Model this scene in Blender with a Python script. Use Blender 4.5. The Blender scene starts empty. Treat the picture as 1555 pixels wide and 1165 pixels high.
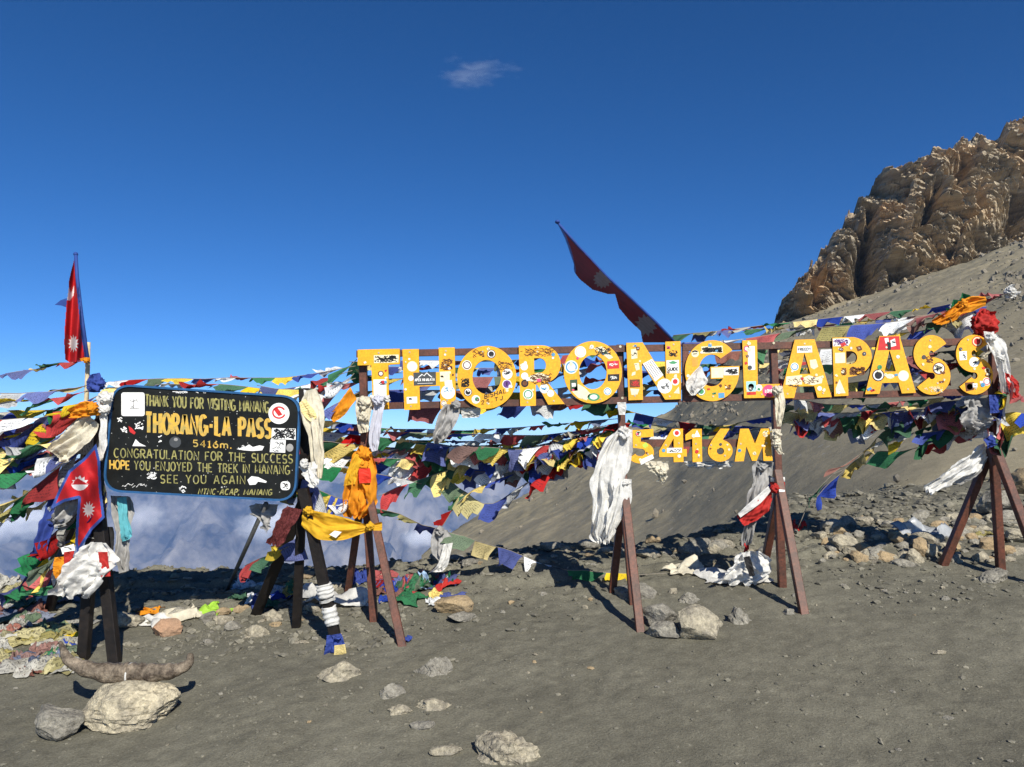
import bpy, bmesh, math, random
import numpy as np
from mathutils import Vector, noise as mnoise, geometry as mgeo

# ------------------------------------------------------------------ camera
SC = bpy.context.scene
COL = SC.collection
PW, PH, F = 1555.0, 1165.0, 1131.0
PITCH = math.radians(4.93)
EYE = 1.6
cam_d = bpy.data.cameras.new("camera")
cam_d.sensor_width = 36.0
cam_d.lens = 36.0 * F / PW
cam_d.clip_start = 0.05
cam_d.clip_end = 40000
cam = bpy.data.objects.new("camera", cam_d)
COL.objects.link(cam)
cam.location = (0, 0, EYE)
cam.rotation_euler = (math.pi / 2 + PITCH, 0, 0)
SC.camera = cam

# ------------------------------------------------------------------ light
SUN_EL, SUN_AZ = math.radians(36), math.radians(20)     # sun behind the camera, to the right
world = bpy.data.worlds.new("World")
SC.world = world
world.use_nodes = True
nt = world.node_tree
bg = nt.nodes["Background"]
sky = nt.nodes.new("ShaderNodeTexSky")
sky.sky_type = 'NISHITA'
sky.sun_disc = False
sky.sun_elevation = SUN_EL
sky.sun_rotation = math.pi - SUN_AZ
sky.altitude = 5400
sky.air_density = 0.95
sky.dust_density = 0.05
sky.ozone_density = 3.2
hsv = nt.nodes.new('ShaderNodeHueSaturation')      # thin clear mountain air: a deeper blue than sea-level sky
hsv.inputs['Hue'].default_value = 0.5045
hsv.inputs['Saturation'].default_value = 1.25
nt.links.new(sky.outputs[0], hsv.inputs['Color'])
nt.links.new(hsv.outputs[0], bg.inputs[0])
bg.inputs[1].default_value = 0.103
sun_d = bpy.data.lights.new("sun", 'SUN')
sun_d.energy = 4.8
sun_d.angle = math.radians(0.5)
sun_d.color = (1.0, 0.95, 0.835)
sun = bpy.data.objects.new("sun", sun_d)
COL.objects.link(sun)
sdir = Vector((math.sin(SUN_AZ) * math.cos(SUN_EL), -math.cos(SUN_AZ) * math.cos(SUN_EL), math.sin(SUN_EL)))
sun.rotation_euler = sdir.to_track_quat('Z', 'Y').to_euler()
sun.location = sdir * 60
SC.view_settings.view_transform = 'Standard'
SC.view_settings.look = 'None'
SC.view_settings.exposure = 0.45
SC.view_settings.gamma = 1.0
SC.cycles.volume_bounces = 4
SC.cycles.max_bounces = 6
SC.cycles.volume_step_rate = 1.0
SC.cycles.use_denoising = True
SC.cycles.denoising_prefilter = 'NONE'

R = random.Random(7)

# ------------------------------------------------------------------ helpers
def at(px, py, Y):
    """point at depth Y that is seen at photo pixel px, py"""
    dx, dy = (px - PW / 2) / F, -(py - PH / 2) / F
    wy = math.cos(PITCH) - dy * math.sin(PITCH)
    wz = math.sin(PITCH) + dy * math.cos(PITCH)
    s = Y / wy
    return Vector((dx * s, Y, EYE + wz * s))

def sstep(a, b, x):
    t = np.clip((x - a) / (b - a), 0, 1)
    return t * t * (3 - 2 * t)

def _hash(ix, iy, iz, seed):
    with np.errstate(over='ignore'):
        h = (ix.astype(np.uint32) * np.uint32(374761393) + iy.astype(np.uint32) * np.uint32(668265263)
             + iz.astype(np.uint32) * np.uint32(2147483647) + np.uint32(seed * 974711 % 4294967291))
        h = (h ^ (h >> np.uint32(13))) * np.uint32(1274126177)
        h = (h ^ (h >> np.uint32(16))) * np.uint32(2246822519)
        h = h ^ (h >> np.uint32(15))
    return h.astype(np.float64) / 4294967295.0 * 2 - 1

def vnoise(x, y, z=0.0, seed=1):
    x, y, z = np.broadcast_arrays(np.asarray(x, float), np.asarray(y, float), np.asarray(z, float))
    fx, fy, fz = np.floor(x), np.floor(y), np.floor(z)
    ix, iy, iz = fx.astype(np.int64), fy.astype(np.int64), fz.astype(np.int64)
    tx, ty, tz = x - fx, y - fy, z - fz
    tx, ty, tz = [t * t * t * (t * (t * 6 - 15) + 10) for t in (tx, ty, tz)]
    r = 0
    for a in (0, 1):
        for b in (0, 1):
            for c in (0, 1):
                w = (tx if a else 1 - tx) * (ty if b else 1 - ty) * (tz if c else 1 - tz)
                r = r + w * _hash(ix + a, iy + b, iz + c, seed)
    return r

def fbm(x, y, z=0.0, octv=4, seed=1, gain=0.5):
    r, a, f, n = 0, 1.0, 1.0, 0
    for k in range(octv):
        r = r + a * vnoise(np.asarray(x) * f + 17.3 * k, np.asarray(y) * f - 9.1 * k, np.asarray(z) * f, seed + k)
        n += a; a *= gain; f *= 2.03
    return r / n

def ridged(x, y, z=0.0, octv=4, seed=1):
    r, a, f, n = 0, 1.0, 1.0, 0
    for k in range(octv):
        r = r + a * (1 - np.abs(vnoise(np.asarray(x) * f + 5.7 * k, np.asarray(y) * f, np.asarray(z) * f, seed + k)) * 2)
        n += a; a *= 0.5; f *= 2.1
    return r / n

def worley(x, y, z, seed=1):
    """random value of the nearest jittered cell: flat-sided blocks"""
    fx, fy, fz = np.floor(x).astype(np.int64), np.floor(y).astype(np.int64), np.floor(z).astype(np.int64)
    best = np.full(x.shape, 1e9); val = np.zeros(x.shape)
    for a in (-1, 0, 1):
        for b in (-1, 0, 1):
            for c in (-1, 0, 1):
                i, j, k = fx + a, fy + b, fz + c
                px_ = i + .5 + .45 * _hash(i, j, k, seed); py_ = j + .5 + .45 * _hash(i, j, k, seed + 1); pz_ = k + .5 + .45 * _hash(i, j, k, seed + 2)
                d = (x - px_) ** 2 + (y - py_) ** 2 + (z - pz_) ** 2
                m = d < best
                best = np.where(m, d, best); val = np.where(m, _hash(i, j, k, seed + 3) + .5 * (x - px_) * _hash(i, j, k, seed + 4) + .5 * (z - pz_) * _hash(i, j, k, seed + 5), val)
    return val

ORG = {}
def tag(o, label=None, cat=None, group=None, kind=None):
    if label: o['label'] = label
    if cat: o['category'] = cat
    if group: o['group'] = group
    if kind: o['kind'] = kind
    return o

def empty(name, loc, label=None, cat=None, group=None):
    o = bpy.data.objects.new(name, None)
    o.empty_display_size = 0.1
    COL.objects.link(o)
    o.location = loc
    ORG[o.name] = Vector(loc)
    return tag(o, label, cat, group)

def mk(name, verts, faces, mats, parent=None, origin=None, midx=None, smooth=True, uvs=None):
    """one mesh object from world-space vertices; local to its parent or its own base"""
    V = np.asarray([tuple(v) for v in verts] if not isinstance(verts, np.ndarray) else verts, float)
    if parent is not None:
        org = np.array(ORG[parent.name])
    else:
        if origin is None:
            origin = ((V[:, 0].min() + V[:, 0].max()) / 2, (V[:, 1].min() + V[:, 1].max()) / 2, V[:, 2].min())
        org = np.array(origin, float)
    me = bpy.data.meshes.new(name)
    me.from_pydata((V - org).tolist(), [], faces if not isinstance(faces, np.ndarray) else faces.tolist())
    if not isinstance(mats, (list, tuple)): mats = [mats]
    for m in mats: me.materials.append(m)
    if midx is not None: me.polygons.foreach_set('material_index', list(midx))
    me.polygons.foreach_set('use_smooth', [bool(smooth)] * len(me.polygons))
    if uvs is not None:
        ul = me.uv_layers.new(name="uv")
        li = np.empty(len(me.loops), dtype=np.int32)
        me.loops.foreach_get('vertex_index', li)
        ul.data.foreach_set('uv', np.asarray(uvs, float)[li].ravel())
    me.update()
    o = bpy.data.objects.new(name, me)
    COL.objects.link(o)
    if parent is not None:
        o.parent = parent
        ORG[o.name] = ORG[parent.name]
    else:
        o.location = org
        ORG[o.name] = Vector(org)
    return o

def grid_faces(nu, nv, wrap=False):
    """vertex index = j*nu+i"""
    i = np.arange(nu if wrap else nu - 1); j = np.arange(nv - 1)
    I, J = np.meshgrid(i, j)
    I2 = (I + 1) % nu
    return np.stack([J * nu + I, J * nu + I2, (J + 1) * nu + I2, (J + 1) * nu + I], -1).reshape(-1, 4)

# ------------------------------------------------------------------ materials
MATS = {}
def node(nt, typ, **kw):
    n = nt.nodes.new(typ)
    for k, v in kw.items(): setattr(n, k, v)
    return n

def mat(name, col, rough=0.8, var=0.25, vscale=6.0, col2=None, bump=0.0, bscale=40.0, trans=0.0, print_=0.0,
        rnd=0.0, spec=0.3, fine=0.0, fscale=60.0, metal=0.0):
    if name in MATS: return MATS[name]
    m = bpy.data.materials.new(name)
    m.use_nodes = True
    t = m.node_tree
    L = t.links.new
    p = t.nodes['Principled BSDF']
    p.inputs['Roughness'].default_value = rough
    p.inputs['Metallic'].default_value = metal
    p.inputs['Specular IOR Level'].default_value = spec
    tc = node(t, 'ShaderNodeTexCoord')
    n1 = node(t, 'ShaderNodeTexNoise'); n1.inputs['Scale'].default_value = vscale; n1.inputs['Detail'].default_value = 6
    n1.inputs['Roughness'].default_value = 0.65
    L(tc.outputs['Object'], n1.inputs['Vector'])
    r1 = node(t, 'ShaderNodeMapRange'); r1.inputs[1].default_value = 0.36; r1.inputs[2].default_value = 0.64
    L(n1.outputs[0], r1.inputs[0])
    mx = node(t, 'ShaderNodeMix', data_type='RGBA')
    c2 = col2 if col2 is not None else tuple(c * (1 - var) for c in col)
    c1 = col if col2 is not None else tuple(min(1, c * (1 + var * 0.35)) for c in col)
    mx.inputs[6].default_value = (*c1, 1); mx.inputs[7].default_value = (*c2, 1)
    L(r1.outputs[0], mx.inputs[0])
    out = mx.outputs[2]
    if fine:
        n2 = node(t, 'ShaderNodeTexNoise'); n2.inputs['Scale'].default_value = fscale; n2.inputs['Detail'].default_value = 5
        n2.inputs['Roughness'].default_value = 0.7
        L(tc.outputs['Object'], n2.inputs['Vector'])
        r2 = node(t, 'ShaderNodeMapRange'); r2.inputs[1].default_value = 0.3; r2.inputs[2].default_value = 0.7
        r2.inputs[3].default_value = 1 - fine; r2.inputs[4].default_value = 1 + fine
        L(n2.outputs[0], r2.inputs[0])
        mm = node(t, 'ShaderNodeMix', data_type='RGBA', blend_type='MULTIPLY'); mm.inputs[0].default_value = 1
        L(out, mm.inputs[6]); L(r2.outputs[0], mm.inputs[7])
        out = mm.outputs[2]
    if print_:
        mp = node(t, 'ShaderNodeMapping'); mp.inputs['Scale'].default_value = (26, 11, 1)
        L(tc.outputs['UV'], mp.inputs['Vector'])
        vn = node(t, 'ShaderNodeTexNoise'); vn.inputs['Scale'].default_value = 1.4; vn.inputs['Detail'].default_value = 2
        L(mp.outputs[0], vn.inputs['Vector'])
        wv = node(t, 'ShaderNodeTexWave', bands_direction='Y'); wv.inputs['Scale'].default_value = 3.2
        L(tc.outputs['UV'], wv.inputs['Vector'])
        a = node(t, 'ShaderNodeMath', operation='GREATER_THAN'); a.inputs[1].default_value = 0.5
        L(vn.outputs[0], a.inputs[0])
        b = node(t, 'ShaderNodeMath', operation='GREATER_THAN'); b.inputs[1].default_value = 0.45
        L(wv.outputs[1], b.inputs[0])
        # margin of the print block
        sx = node(t, 'ShaderNodeSeparateXYZ'); L(tc.outputs['UV'], sx.inputs[0])
        pr = None
        for k in (0, 1):
            d = node(t, 'ShaderNodeMath', operation='SUBTRACT'); d.inputs[1].default_value = 0.5; L(sx.outputs[k], d.inputs[0])
            e = node(t, 'ShaderNodeMath', operation='ABSOLUTE'); L(d.outputs[0], e.inputs[0])
            f = node(t, 'ShaderNodeMath', operation='LESS_THAN'); f.inputs[1].default_value = 0.4; L(e.outputs[0], f.inputs[0])
            if pr is None: pr = f
            else:
                g = node(t, 'ShaderNodeMath', operation='MULTIPLY'); L(pr.outputs[0], g.inputs[0]); L(f.outputs[0], g.inputs[1]); pr = g
        q = node(t, 'ShaderNodeMath', operation='MULTIPLY'); L(a.outputs[0], q.inputs[0]); L(b.outputs[0], q.inputs[1])
        q2 = node(t, 'ShaderNodeMath', operation='MULTIPLY'); L(q.outputs[0], q2.inputs[0]); L(pr.outputs[0], q2.inputs[1])
        q3 = node(t, 'ShaderNodeMath', operation='MULTIPLY'); L(q2.outputs[0], q3.inputs[0]); q3.inputs[1].default_value = print_
        mp2 = node(t, 'ShaderNodeMix', data_type='RGBA'); L(q3.outputs[0], mp2.inputs[0]); L(out, mp2.inputs[6])
        mp2.inputs[7].default_value = (0.02, 0.02, 0.03, 1)
        out = mp2.outputs[2]
    if rnd:
        oi = node(t, 'ShaderNodeObjectInfo')
        hs = node(t, 'ShaderNodeHueSaturation')
        ra = node(t, 'ShaderNodeMapRange'); ra.inputs[3].default_value = 1 - rnd; ra.inputs[4].default_value = 1 + rnd
        L(oi.outputs['Random'], ra.inputs[0]); L(ra.outputs[0], hs.inputs['Value'])
        ml = node(t, 'ShaderNodeMath', operation='MULTIPLY'); ml.inputs[1].default_value = 7.31; L(oi.outputs['Random'], ml.inputs[0])
        fr = node(t, 'ShaderNodeMath', operation='FRACT'); L(ml.outputs[0], fr.inputs[0])
        rb = node(t, 'ShaderNodeMapRange'); rb.inputs[3].default_value = 1 - rnd * 1.2; rb.inputs[4].default_value = 1.05
        L(fr.outputs[0], rb.inputs[0]); L(rb.outputs[0], hs.inputs['Saturation'])
        L(out, hs.inputs['Color']); out = hs.outputs[0]
    L(out, p.inputs['Base Color'])
    if bump:
        nb = node(t, 'ShaderNodeTexNoise'); nb.inputs['Scale'].default_value = bscale; nb.inputs['Detail'].default_value = 8
        nb.inputs['Roughness'].default_value = 0.65
        L(tc.outputs['Object'], nb.inputs['Vector'])
        bp = node(t, 'ShaderNodeBump'); bp.inputs['Strength'].default_value = bump; bp.inputs['Distance'].default_value = 0.6 / bscale
        L(nb.outputs[0], bp.inputs['Height']); L(bp.outputs[0], p.inputs['Normal'])
    if trans:
        tr = node(t, 'ShaderNodeBsdfTranslucent'); L(out, tr.inputs[0])
        ms = node(t, 'ShaderNodeMixShader'); ms.inputs[0].default_value = trans
        L(p.outputs[0], ms.inputs[1]); L(tr.outputs[0], ms.inputs[2])
        L(ms.outputs[0], t.nodes['Material Output'].inputs[0])
    MATS[name] = m
    return m

FLAGC = {
    'blue':   (0.026, 0.062, 0.36), 'white': (0.76, 0.78, 0.80), 'red': (0.46, 0.026, 0.026),
    'green':  (0.026, 0.18, 0.07), 'yellow': (0.84, 0.60, 0.04),
}
FADEC = {
    'blue': (0.15, 0.18, 0.28), 'white': (0.50, 0.48, 0.42), 'red': (0.30, 0.13, 0.10),
    'green': (0.15, 0.21, 0.13), 'yellow': (0.46, 0.40, 0.15),
}
def fmat(c, faded=False):
    d = FADEC if faded else FLAGC
    return mat('flag_cloth_%s%s' % (c, '_faded' if faded else ''), d[c], 0.85, 0.2, 5, trans=0.3,
               print_=0.6 if c in ('white', 'yellow') else 0.5, rnd=0.3, spec=0.1)
ORDER = ['blue', 'white', 'red', 'green', 'yellow']

M_white = mat('white_scarf', (0.76, 0.745, 0.71), 0.8, 0.25, 9, trans=0.24, spec=0.15, bump=0.55, bscale=45)
M_cream = mat('cream_scarf', (0.72, 0.66, 0.52), 0.75, 0.25, 9, trans=0.24, spec=0.2, bump=0.55, bscale=45)
M_lilac = mat('pale_lilac_scarf', (0.60, 0.60, 0.68), 0.7, 0.15, 9, trans=0.25, spec=0.25)
M_orange = mat('orange_scarf', (0.80, 0.30, 0.02), 0.8, 0.25, 9, trans=0.25, spec=0.15)
M_amber = mat('amber_scarf', (0.78, 0.44, 0.03), 0.8, 0.25, 9, trans=0.25, spec=0.15)
M_redc = mat('red_cloth', (0.45, 0.03, 0.025), 0.75, 0.25, 9, trans=0.2, spec=0.2)
M_bluec = mat('blue_cloth', (0.04, 0.07, 0.30), 0.75, 0.25, 9, trans=0.2, spec=0.2)
M_teal = mat('teal_cloth', (0.12, 0.42, 0.48), 0.75, 0.25, 9, trans=0.2, spec=0.2)
M_maroon = mat('maroon_weave', (0.12, 0.03, 0.03), 0.9, 0.6, 60, trans=0.1, spec=0.1, fine=0.4, fscale=140)
M_greyc = mat('grey_cloth', (0.36, 0.35, 0.34), 0.8, 0.3, 9, trans=0.15, spec=0.2)
M_cord = mat('cord', (0.25, 0.22, 0.18), 0.9, 0.2, 20)
M_steel = mat('brown_painted_steel', (0.125, 0.040, 0.023), 0.55, 0.5, 7, spec=0.4, bump=0.2, bscale=60, fine=0.45, fscale=40, col2=(0.062, 0.026, 0.017))
M_wood = mat('black_painted_wood', (0.007, 0.006, 0.006), 0.6, 0.5, 12, spec=0.25, bump=0.3, bscale=40, col2=(0.017, 0.013, 0.011))
M_yellow = mat('yellow_letter_paint', (0.80, 0.378, 0.011), 0.38, 0.12, 5, spec=0.45, bump=0.06, bscale=20, fine=0.22, fscale=45)
M_edge = mat('letter_edge', (0.10, 0.055, 0.02), 0.7, 0.3, 10)
M_black = mat('blackboard_paint', (0.005, 0.0055, 0.0055), 0.5, 0.3, 7, spec=0.2, col2=(0.012, 0.013, 0.012), bump=0.06, bscale=30)
M_rim = mat('blue_rim_paint', (0.02, 0.095, 0.24), 0.4, 0.3, 10, spec=0.5)
M_olivep = mat('olive_yellow_paint', (0.38, 0.34, 0.11), 0.6, 0.4, 26, col2=(0.15, 0.145, 0.06))
M_goldp = mat('gold_yellow_paint', (0.72, 0.40, 0.05), 0.6, 0.4, 22, col2=(0.36, 0.29, 0.09))
M_whitep = mat('white_paper', (0.78, 0.77, 0.75), 0.6, 0.12, 30)
M_creamp = mat('cream_paper', (0.78, 0.70, 0.48), 0.6, 0.15, 30)
M_inkb = mat('black_ink', (0.014, 0.014, 0.016), 0.5, 0.2, 30)
M_inkbr = mat('brown_ink', (0.15, 0.055, 0.02), 0.6, 0.3, 30)
M_redp = mat('red_paper', (0.55, 0.03, 0.03), 0.5, 0.15, 30)
M_pinkp = mat('pink_paper', (0.78, 0.07, 0.20), 0.5, 0.15, 30)
M_purplep = mat('purple_paper', (0.13, 0.05, 0.22), 0.5, 0.15, 30)
M_greenp = mat('green_paper', (0.06, 0.28, 0.12), 0.5, 0.15, 30)
M_dgreenp = mat('dark_green_paper', (0.05, 0.09, 0.05), 0.5, 0.15, 30)
M_bluep = mat('blue_paper', (0.09, 0.30, 0.52), 0.5, 0.15, 30)
M_greyp = mat('grey_paper', (0.06, 0.065, 0.07), 0.5, 0.2, 30)
M_bolt = mat('bolt_metal', (0.6, 0.52, 0.35), 0.4, 0.3, 30, metal=0.6)
M_rock = mat('tan_rock', (0.40, 0.355, 0.26), 0.9, 0.4, 7, col2=(0.20, 0.18, 0.145), bump=1.0, bscale=14, fine=0.5, fscale=34)
M_rockg = mat('grey_rock', (0.29, 0.27, 0.225), 0.9, 0.4, 7, col2=(0.15, 0.14, 0.12), bump=1.0, bscale=16, fine=0.45, fscale=38)
M_rocky = mat('ochre_rock', (0.38, 0.28, 0.16), 0.9, 0.4, 5, col2=(0.22, 0.17, 0.11), bump=0.8, bscale=18, fine=0.3, fscale=45)
M_rocko = mat('orange_rock', (0.40, 0.24, 0.15), 0.9, 0.4, 6, col2=(0.27, 0.18, 0.12), bump=0.8, bscale=18, fine=0.25, fscale=45)
M_prock = mat('pale_rock', (0.52, 0.455, 0.32), 0.9, 0.4, 6, col2=(0.30, 0.265, 0.20), bump=1.0, bscale=12, fine=0.5, fscale=30)
M_horn = mat('horn', (0.26, 0.21, 0.155), 0.55, 0.5, 10, col2=(0.05, 0.036, 0.025), bump=0.9, bscale=18, fine=0.5, fscale=45)

# ------------------------------------------------------------------ terrain
def height(x, y):
    x = np.asarray(x, float); y = np.asarray(y, float)
    yy = np.where(y < 4.5, 4.5 + (y - 4.5) * 0.4, y)
    xx = np.where(x < -6, -6 + (x + 6) * 0.35, np.where(x > 8, 8 + (x - 8) * 0.6, x))
    yc = 9.05 + 0.28 * vnoise(x * 0.9, 3.3, seed=11) + 0.10 * vnoise(x * 3.1, 7.7, seed=12) + 0.02 * np.abs(x)
    plane = 0.06 + 0.07 * xx + 0.14 * (np.minimum(yy, yc) - 7.0)
    wl = 1 - sstep(1.8, 5.5, x)
    over = np.maximum(y - yc, 0)
    shelf = 3.6 * (1 - wl)                                  # the right side keeps level a little longer
    z = plane + np.minimum(over, shelf) * 0.035 - np.maximum(over - shelf, 0) * 0.55
    z = z + 2.72 * np.exp(-(((x + 11.2) / 3.0) ** 2 + ((y - 14.5) / 2.4) ** 2))
    return np.maximum(z, -1500)

def detail(x, y):
    x = np.asarray(x, float); y = np.asarray(y, float)
    crest = sstep(6.9, 8.6, y + 0.15 * x * 0 ) * (1 - sstep(14, 40, y))
    d = 0.035 * fbm(x * 0.7, y * 0.7, seed=21) + 0.011 * fbm(x * 3, y * 3, seed=25, octv=5) + 0.006 * fbm(x * 14, y * 14, seed=27, octv=2)
    d = d + (0.012 + 0.03 * crest) * fbm(x * 9, y * 9, seed=31, octv=4) * (0.35 + 0.65 * np.clip(fbm(x * 1.1, y * 1.1, seed=41) + 0.5 + crest, 0, 1.4))
    # ledges of slab along the crest
    led = ridged(x * 0.55, y * 2.4, seed=51, octv=4)
    d = d + crest * 0.10 * np.clip(led - 0.1, 0, 1)
    q = (y - 8.0 + 0.5 * fbm(x * .5, y * .5, seed=53)) * 2.6
    st = np.floor(q) + sstep(.0, .22, q - np.floor(q))
    d = d + crest * (1 - sstep(2.5, 5, x)) * 0.07 * (st - q)
    return d

def ground_z(x, y):
    return float(height(x, y) + detail(x, y))

def gnd(px, py):
    """where the ray through a photo pixel meets the ground"""
    lo = 3.0
    Y = np.arange(3.0, 40, 0.01)
    dx, dy = (px - PW / 2) / F, -(py - PH / 2) / F
    wy = math.cos(PITCH) - dy * math.sin(PITCH); wz = math.sin(PITCH) + dy * math.cos(PITCH)
    X = dx * Y / wy; Z = EYE + wz * Y / wy
    g = height(X, Y) + detail(X, Y)
    k = np.argmax(Z <= g)
    if not (Z <= g).any(): k = np.searchsorted(Y, 9.0)
    return Vector((X[k], Y[k], g[k]))

def axis(a, b, step, lo, hi, grow=1.16):
    m = list(np.arange(a, b, step))
    s = step; v = m[-1]
    up = []
    while v < hi:
        s *= grow; v += s; up.append(v)
    s = step; v = m[0]; dn = []
    while v > lo:
        s *= grow; v -= s; dn.append(v)
    return np.array(dn[::-1] + m + up)

xs = axis(-5.6, 7.2, 0.026, -900, 900)
ys = axis(3.9, 10.2, 0.026, -60, 2600)
X, Y = np.meshgrid(xs, ys)
Z = height(X, Y) + detail(X, Y)
gm = bpy.data.materials.new('pass_ground'); gm.use_nodes = True
def ground_material(m):
    t = m.node_tree; L = t.links.new; p = t.nodes['Principled BSDF']
    p.inputs['Roughness'].default_value = 0.95; p.inputs['Specular IOR Level'].default_value = 0.15
    g = node(t, 'ShaderNodeNewGeometry')
    def noise(sc, det=6, rough=0.6, vec=None):
        n = node(t, 'ShaderNodeTexNoise'); n.inputs['Scale'].default_value = sc; n.inputs['Detail'].default_value = det
        n.inputs['Roughness'].default_value = rough; L(vec or g.outputs['Position'], n.inputs['Vector']); return n
    n1 = noise(0.8); n2 = noise(7, 8, 0.7); n3 = noise(70, 4, 0.7)
    cr = node(t, 'ShaderNodeValToRGB'); L(n1.outputs[0], cr.inputs[0])
    cr.color_ramp.elements[0].position = 0.33; cr.color_ramp.elements[0].color = (0.116, 0.109, 0.084, 1)
    cr.color_ramp.elements[1].position = 0.68; cr.color_ramp.elements[1].color = (0.164, 0.155, 0.120, 1)
    r2 = node(t, 'ShaderNodeMapRange'); r2.inputs[1].default_value = .3; r2.inputs[2].default_value = .7; r2.inputs[3].default_value = .78; r2.inputs[4].default_value = 1.2
    L(n2.outputs[0], r2.inputs[0])
    m1 = node(t, 'ShaderNodeMix', data_type='RGBA', blend_type='MULTIPLY'); m1.inputs[0].default_value = 1
    L(cr.outputs[0], m1.inputs[6]); L(r2.outputs[0], m1.inputs[7])
    r3 = node(t, 'ShaderNodeMapRange'); r3.inputs[1].default_value = .3; r3.inputs[2].default_value = .7; r3.inputs[3].default_value = .72; r3.inputs[4].default_value = 1.28
    L(n3.outputs[0], r3.inputs[0])
    m2 = node(t, 'ShaderNodeMix', data_type='RGBA', blend_type='MULTIPLY'); m2.inputs[0].default_value = 1
    L(m1.outputs[2], m2.inputs[6]); L(r3.outputs[0], m2.inputs[7])
    # pale chips of stone pressed into the dirt
    vo = node(t, 'ShaderNodeTexVoronoi'); vo.inputs['Scale'].default_value = 26; L(g.outputs['Position'], vo.inputs['Vector'])
    ss = node(t, 'ShaderNodeSeparateColor'); L(vo.outputs['Color'], ss.inputs[0])
    lt = node(t, 'ShaderNodeMath', operation='LESS_THAN'); L(vo.outputs['Distance'], lt.inputs[0]); lt.inputs[1].default_value = 0.22
    gt = node(t, 'ShaderNodeMath', operation='GREATER_THAN'); L(ss.outputs[0], gt.inputs[0]); gt.inputs[1].default_value = 0.9
    mu = node(t, 'ShaderNodeMath', operation='MULTIPLY'); L(lt.outputs[0], mu.inputs[0]); L(gt.outputs[0], mu.inputs[1])
    mu2 = node(t, 'ShaderNodeMath', operation='MULTIPLY'); L(mu.outputs[0], mu2.inputs[0]); mu2.inputs[1].default_value = .6
    m3 = node(t, 'ShaderNodeMix', data_type='RGBA'); L(mu2.outputs[0], m3.inputs[0]); L(m2.outputs[2], m3.inputs[6])
    m3.inputs[7].default_value = (.24, .225, .18, 1)
    L(m3.outputs[2], p.inputs['Base Color'])
    b1 = node(t, 'ShaderNodeBump'); b1.inputs['Strength'].default_value = 0.5; b1.inputs['Distance'].default_value = .02
    L(n2.outputs[0], b1.inputs['Height']); b1.inputs['Distance'].default_value = .03
    b2 = node(t, 'ShaderNodeBump'); b2.inputs['Strength'].default_value = 0.55; b2.inputs['Distance'].default_value = .014
    L(n3.outputs[0], b2.inputs['Height']); L(b1.outputs[0], b2.inputs['Normal'])
    L(b2.outputs[0], p.inputs['Normal'])
ground_material(gm)
g_ob = mk('ground', np.stack([X.ravel(), Y.ravel(), Z.ravel()], -1), grid_faces(len(xs), len(ys)), gm, origin=(0, 0, 0))
tag(g_ob, kind='structure')

def interp_px(tab, s):
    tab = np.array(tab, float)
    return np.stack([np.interp(s, tab[:, 0], tab[:, k]) for k in range(1, tab.shape[1])], -1)

def at_np(px, py, Y):
    dx, dy = (px - PW / 2) / F, -(py - PH / 2) / F
    wy = math.cos(PITCH) - dy * math.sin(PITCH); wz = math.sin(PITCH) + dy * math.cos(PITCH)
    return np.stack([dx * Y / wy, Y + 0 * px, EYE + wz * Y / wy], -1)

# scree hillside: ruled between a near foot line and a far skyline, then falling away behind
HB = [(640, 860, 55), (720, 856, 42), (800, 852, 34), (1000, 836, 22), (1180, 818, 15.5), (1300, 796, 12.6), (1450, 778, 11.2), (1600, 765, 10.8), (1800, 745, 11), (2300, 715, 13)]
HS = [(640, 846, 72), (700, 806, 80), (780, 757, 95), (860, 712, 110), (950, 655, 125), (1022, 628, 136), (1034, 612, 138), (1110, 545, 150), (1180, 496, 158), (1250, 470, 165),
      (1350, 440, 170), (1450, 404, 175), (1555, 362, 180), (1800, 255, 195), (2300, 60, 230)]
nu, nv = 420, 300
ss_ = np.linspace(640, 2300, nu)
b_ = interp_px(HB, ss_); s_ = interp_px(HS, ss_)
def smooth_tab(t, n):
    k = np.hanning(n); k /= k.sum()
    return np.stack([np.convolve(np.pad(t[:, c], n // 2, mode='reflect', reflect_type='odd'), k, 'valid')[:len(t)] for c in range(t.shape[1])], -1)
b_ = smooth_tab(smooth_tab(b_, 61), 61)
s_ = np.stack([smooth_tab(s_[:, :1], 9)[:, 0], smooth_tab(s_[:, 1:], 61)[:, 0]], -1)
Bp = at_np(ss_, b_[:, 0], b_[:, 1]); Sp = at_np(ss_, s_[:, 0], s_[:, 1])
tt = np.concatenate([np.linspace(0, 1, nv - 40) ** 1.7, 1 + np.linspace(0.02, 1.2, 40)])
P = np.zeros((nv, nu, 3))
for j, t in enumerate(tt):
    if t <= 1: P[j] = Bp + (Sp - Bp) * t
    else: P[j] = Sp + (Sp - Bp) * (t - 1) * np.array([1, 1, 0]) - np.array([0, 0, 1]) * (t - 1) * 70
px_, py_, pz_ = P[..., 0], P[..., 1], P[..., 2]
amp = np.clip(py_ / 60, 0.05, 1.6)
edge = np.clip(np.minimum(tt, 1)[:, None] * 1.0, 0, 1)
along = px_ * 0.55 + pz_ * 0.8
P[..., 2] += amp * (0.55 * fbm(px_ * 0.05, py_ * 0.05, seed=61) + 0.35 * fbm(px_ * .25, py_ * .07, seed=64) + 0.16 * fbm(px_ * 1.0, py_ * 1.0, pz_, seed=66))
trk = (pz_ - 0.62 * px_ + 0.25 * py_)
P[..., 2] += amp * (.28 * ridged(trk * .16, (px_ * .75 + pz_ * .5) * .014, seed=68, octv=4) + .12 * ridged(trk * .7, (px_ * .75 + pz_ * .5) * .05, seed=69, octv=3)) * np.clip(py_ / 40, 0, 1)
sm = bpy.data.materials.new('scree'); sm.use_nodes = True
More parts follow.
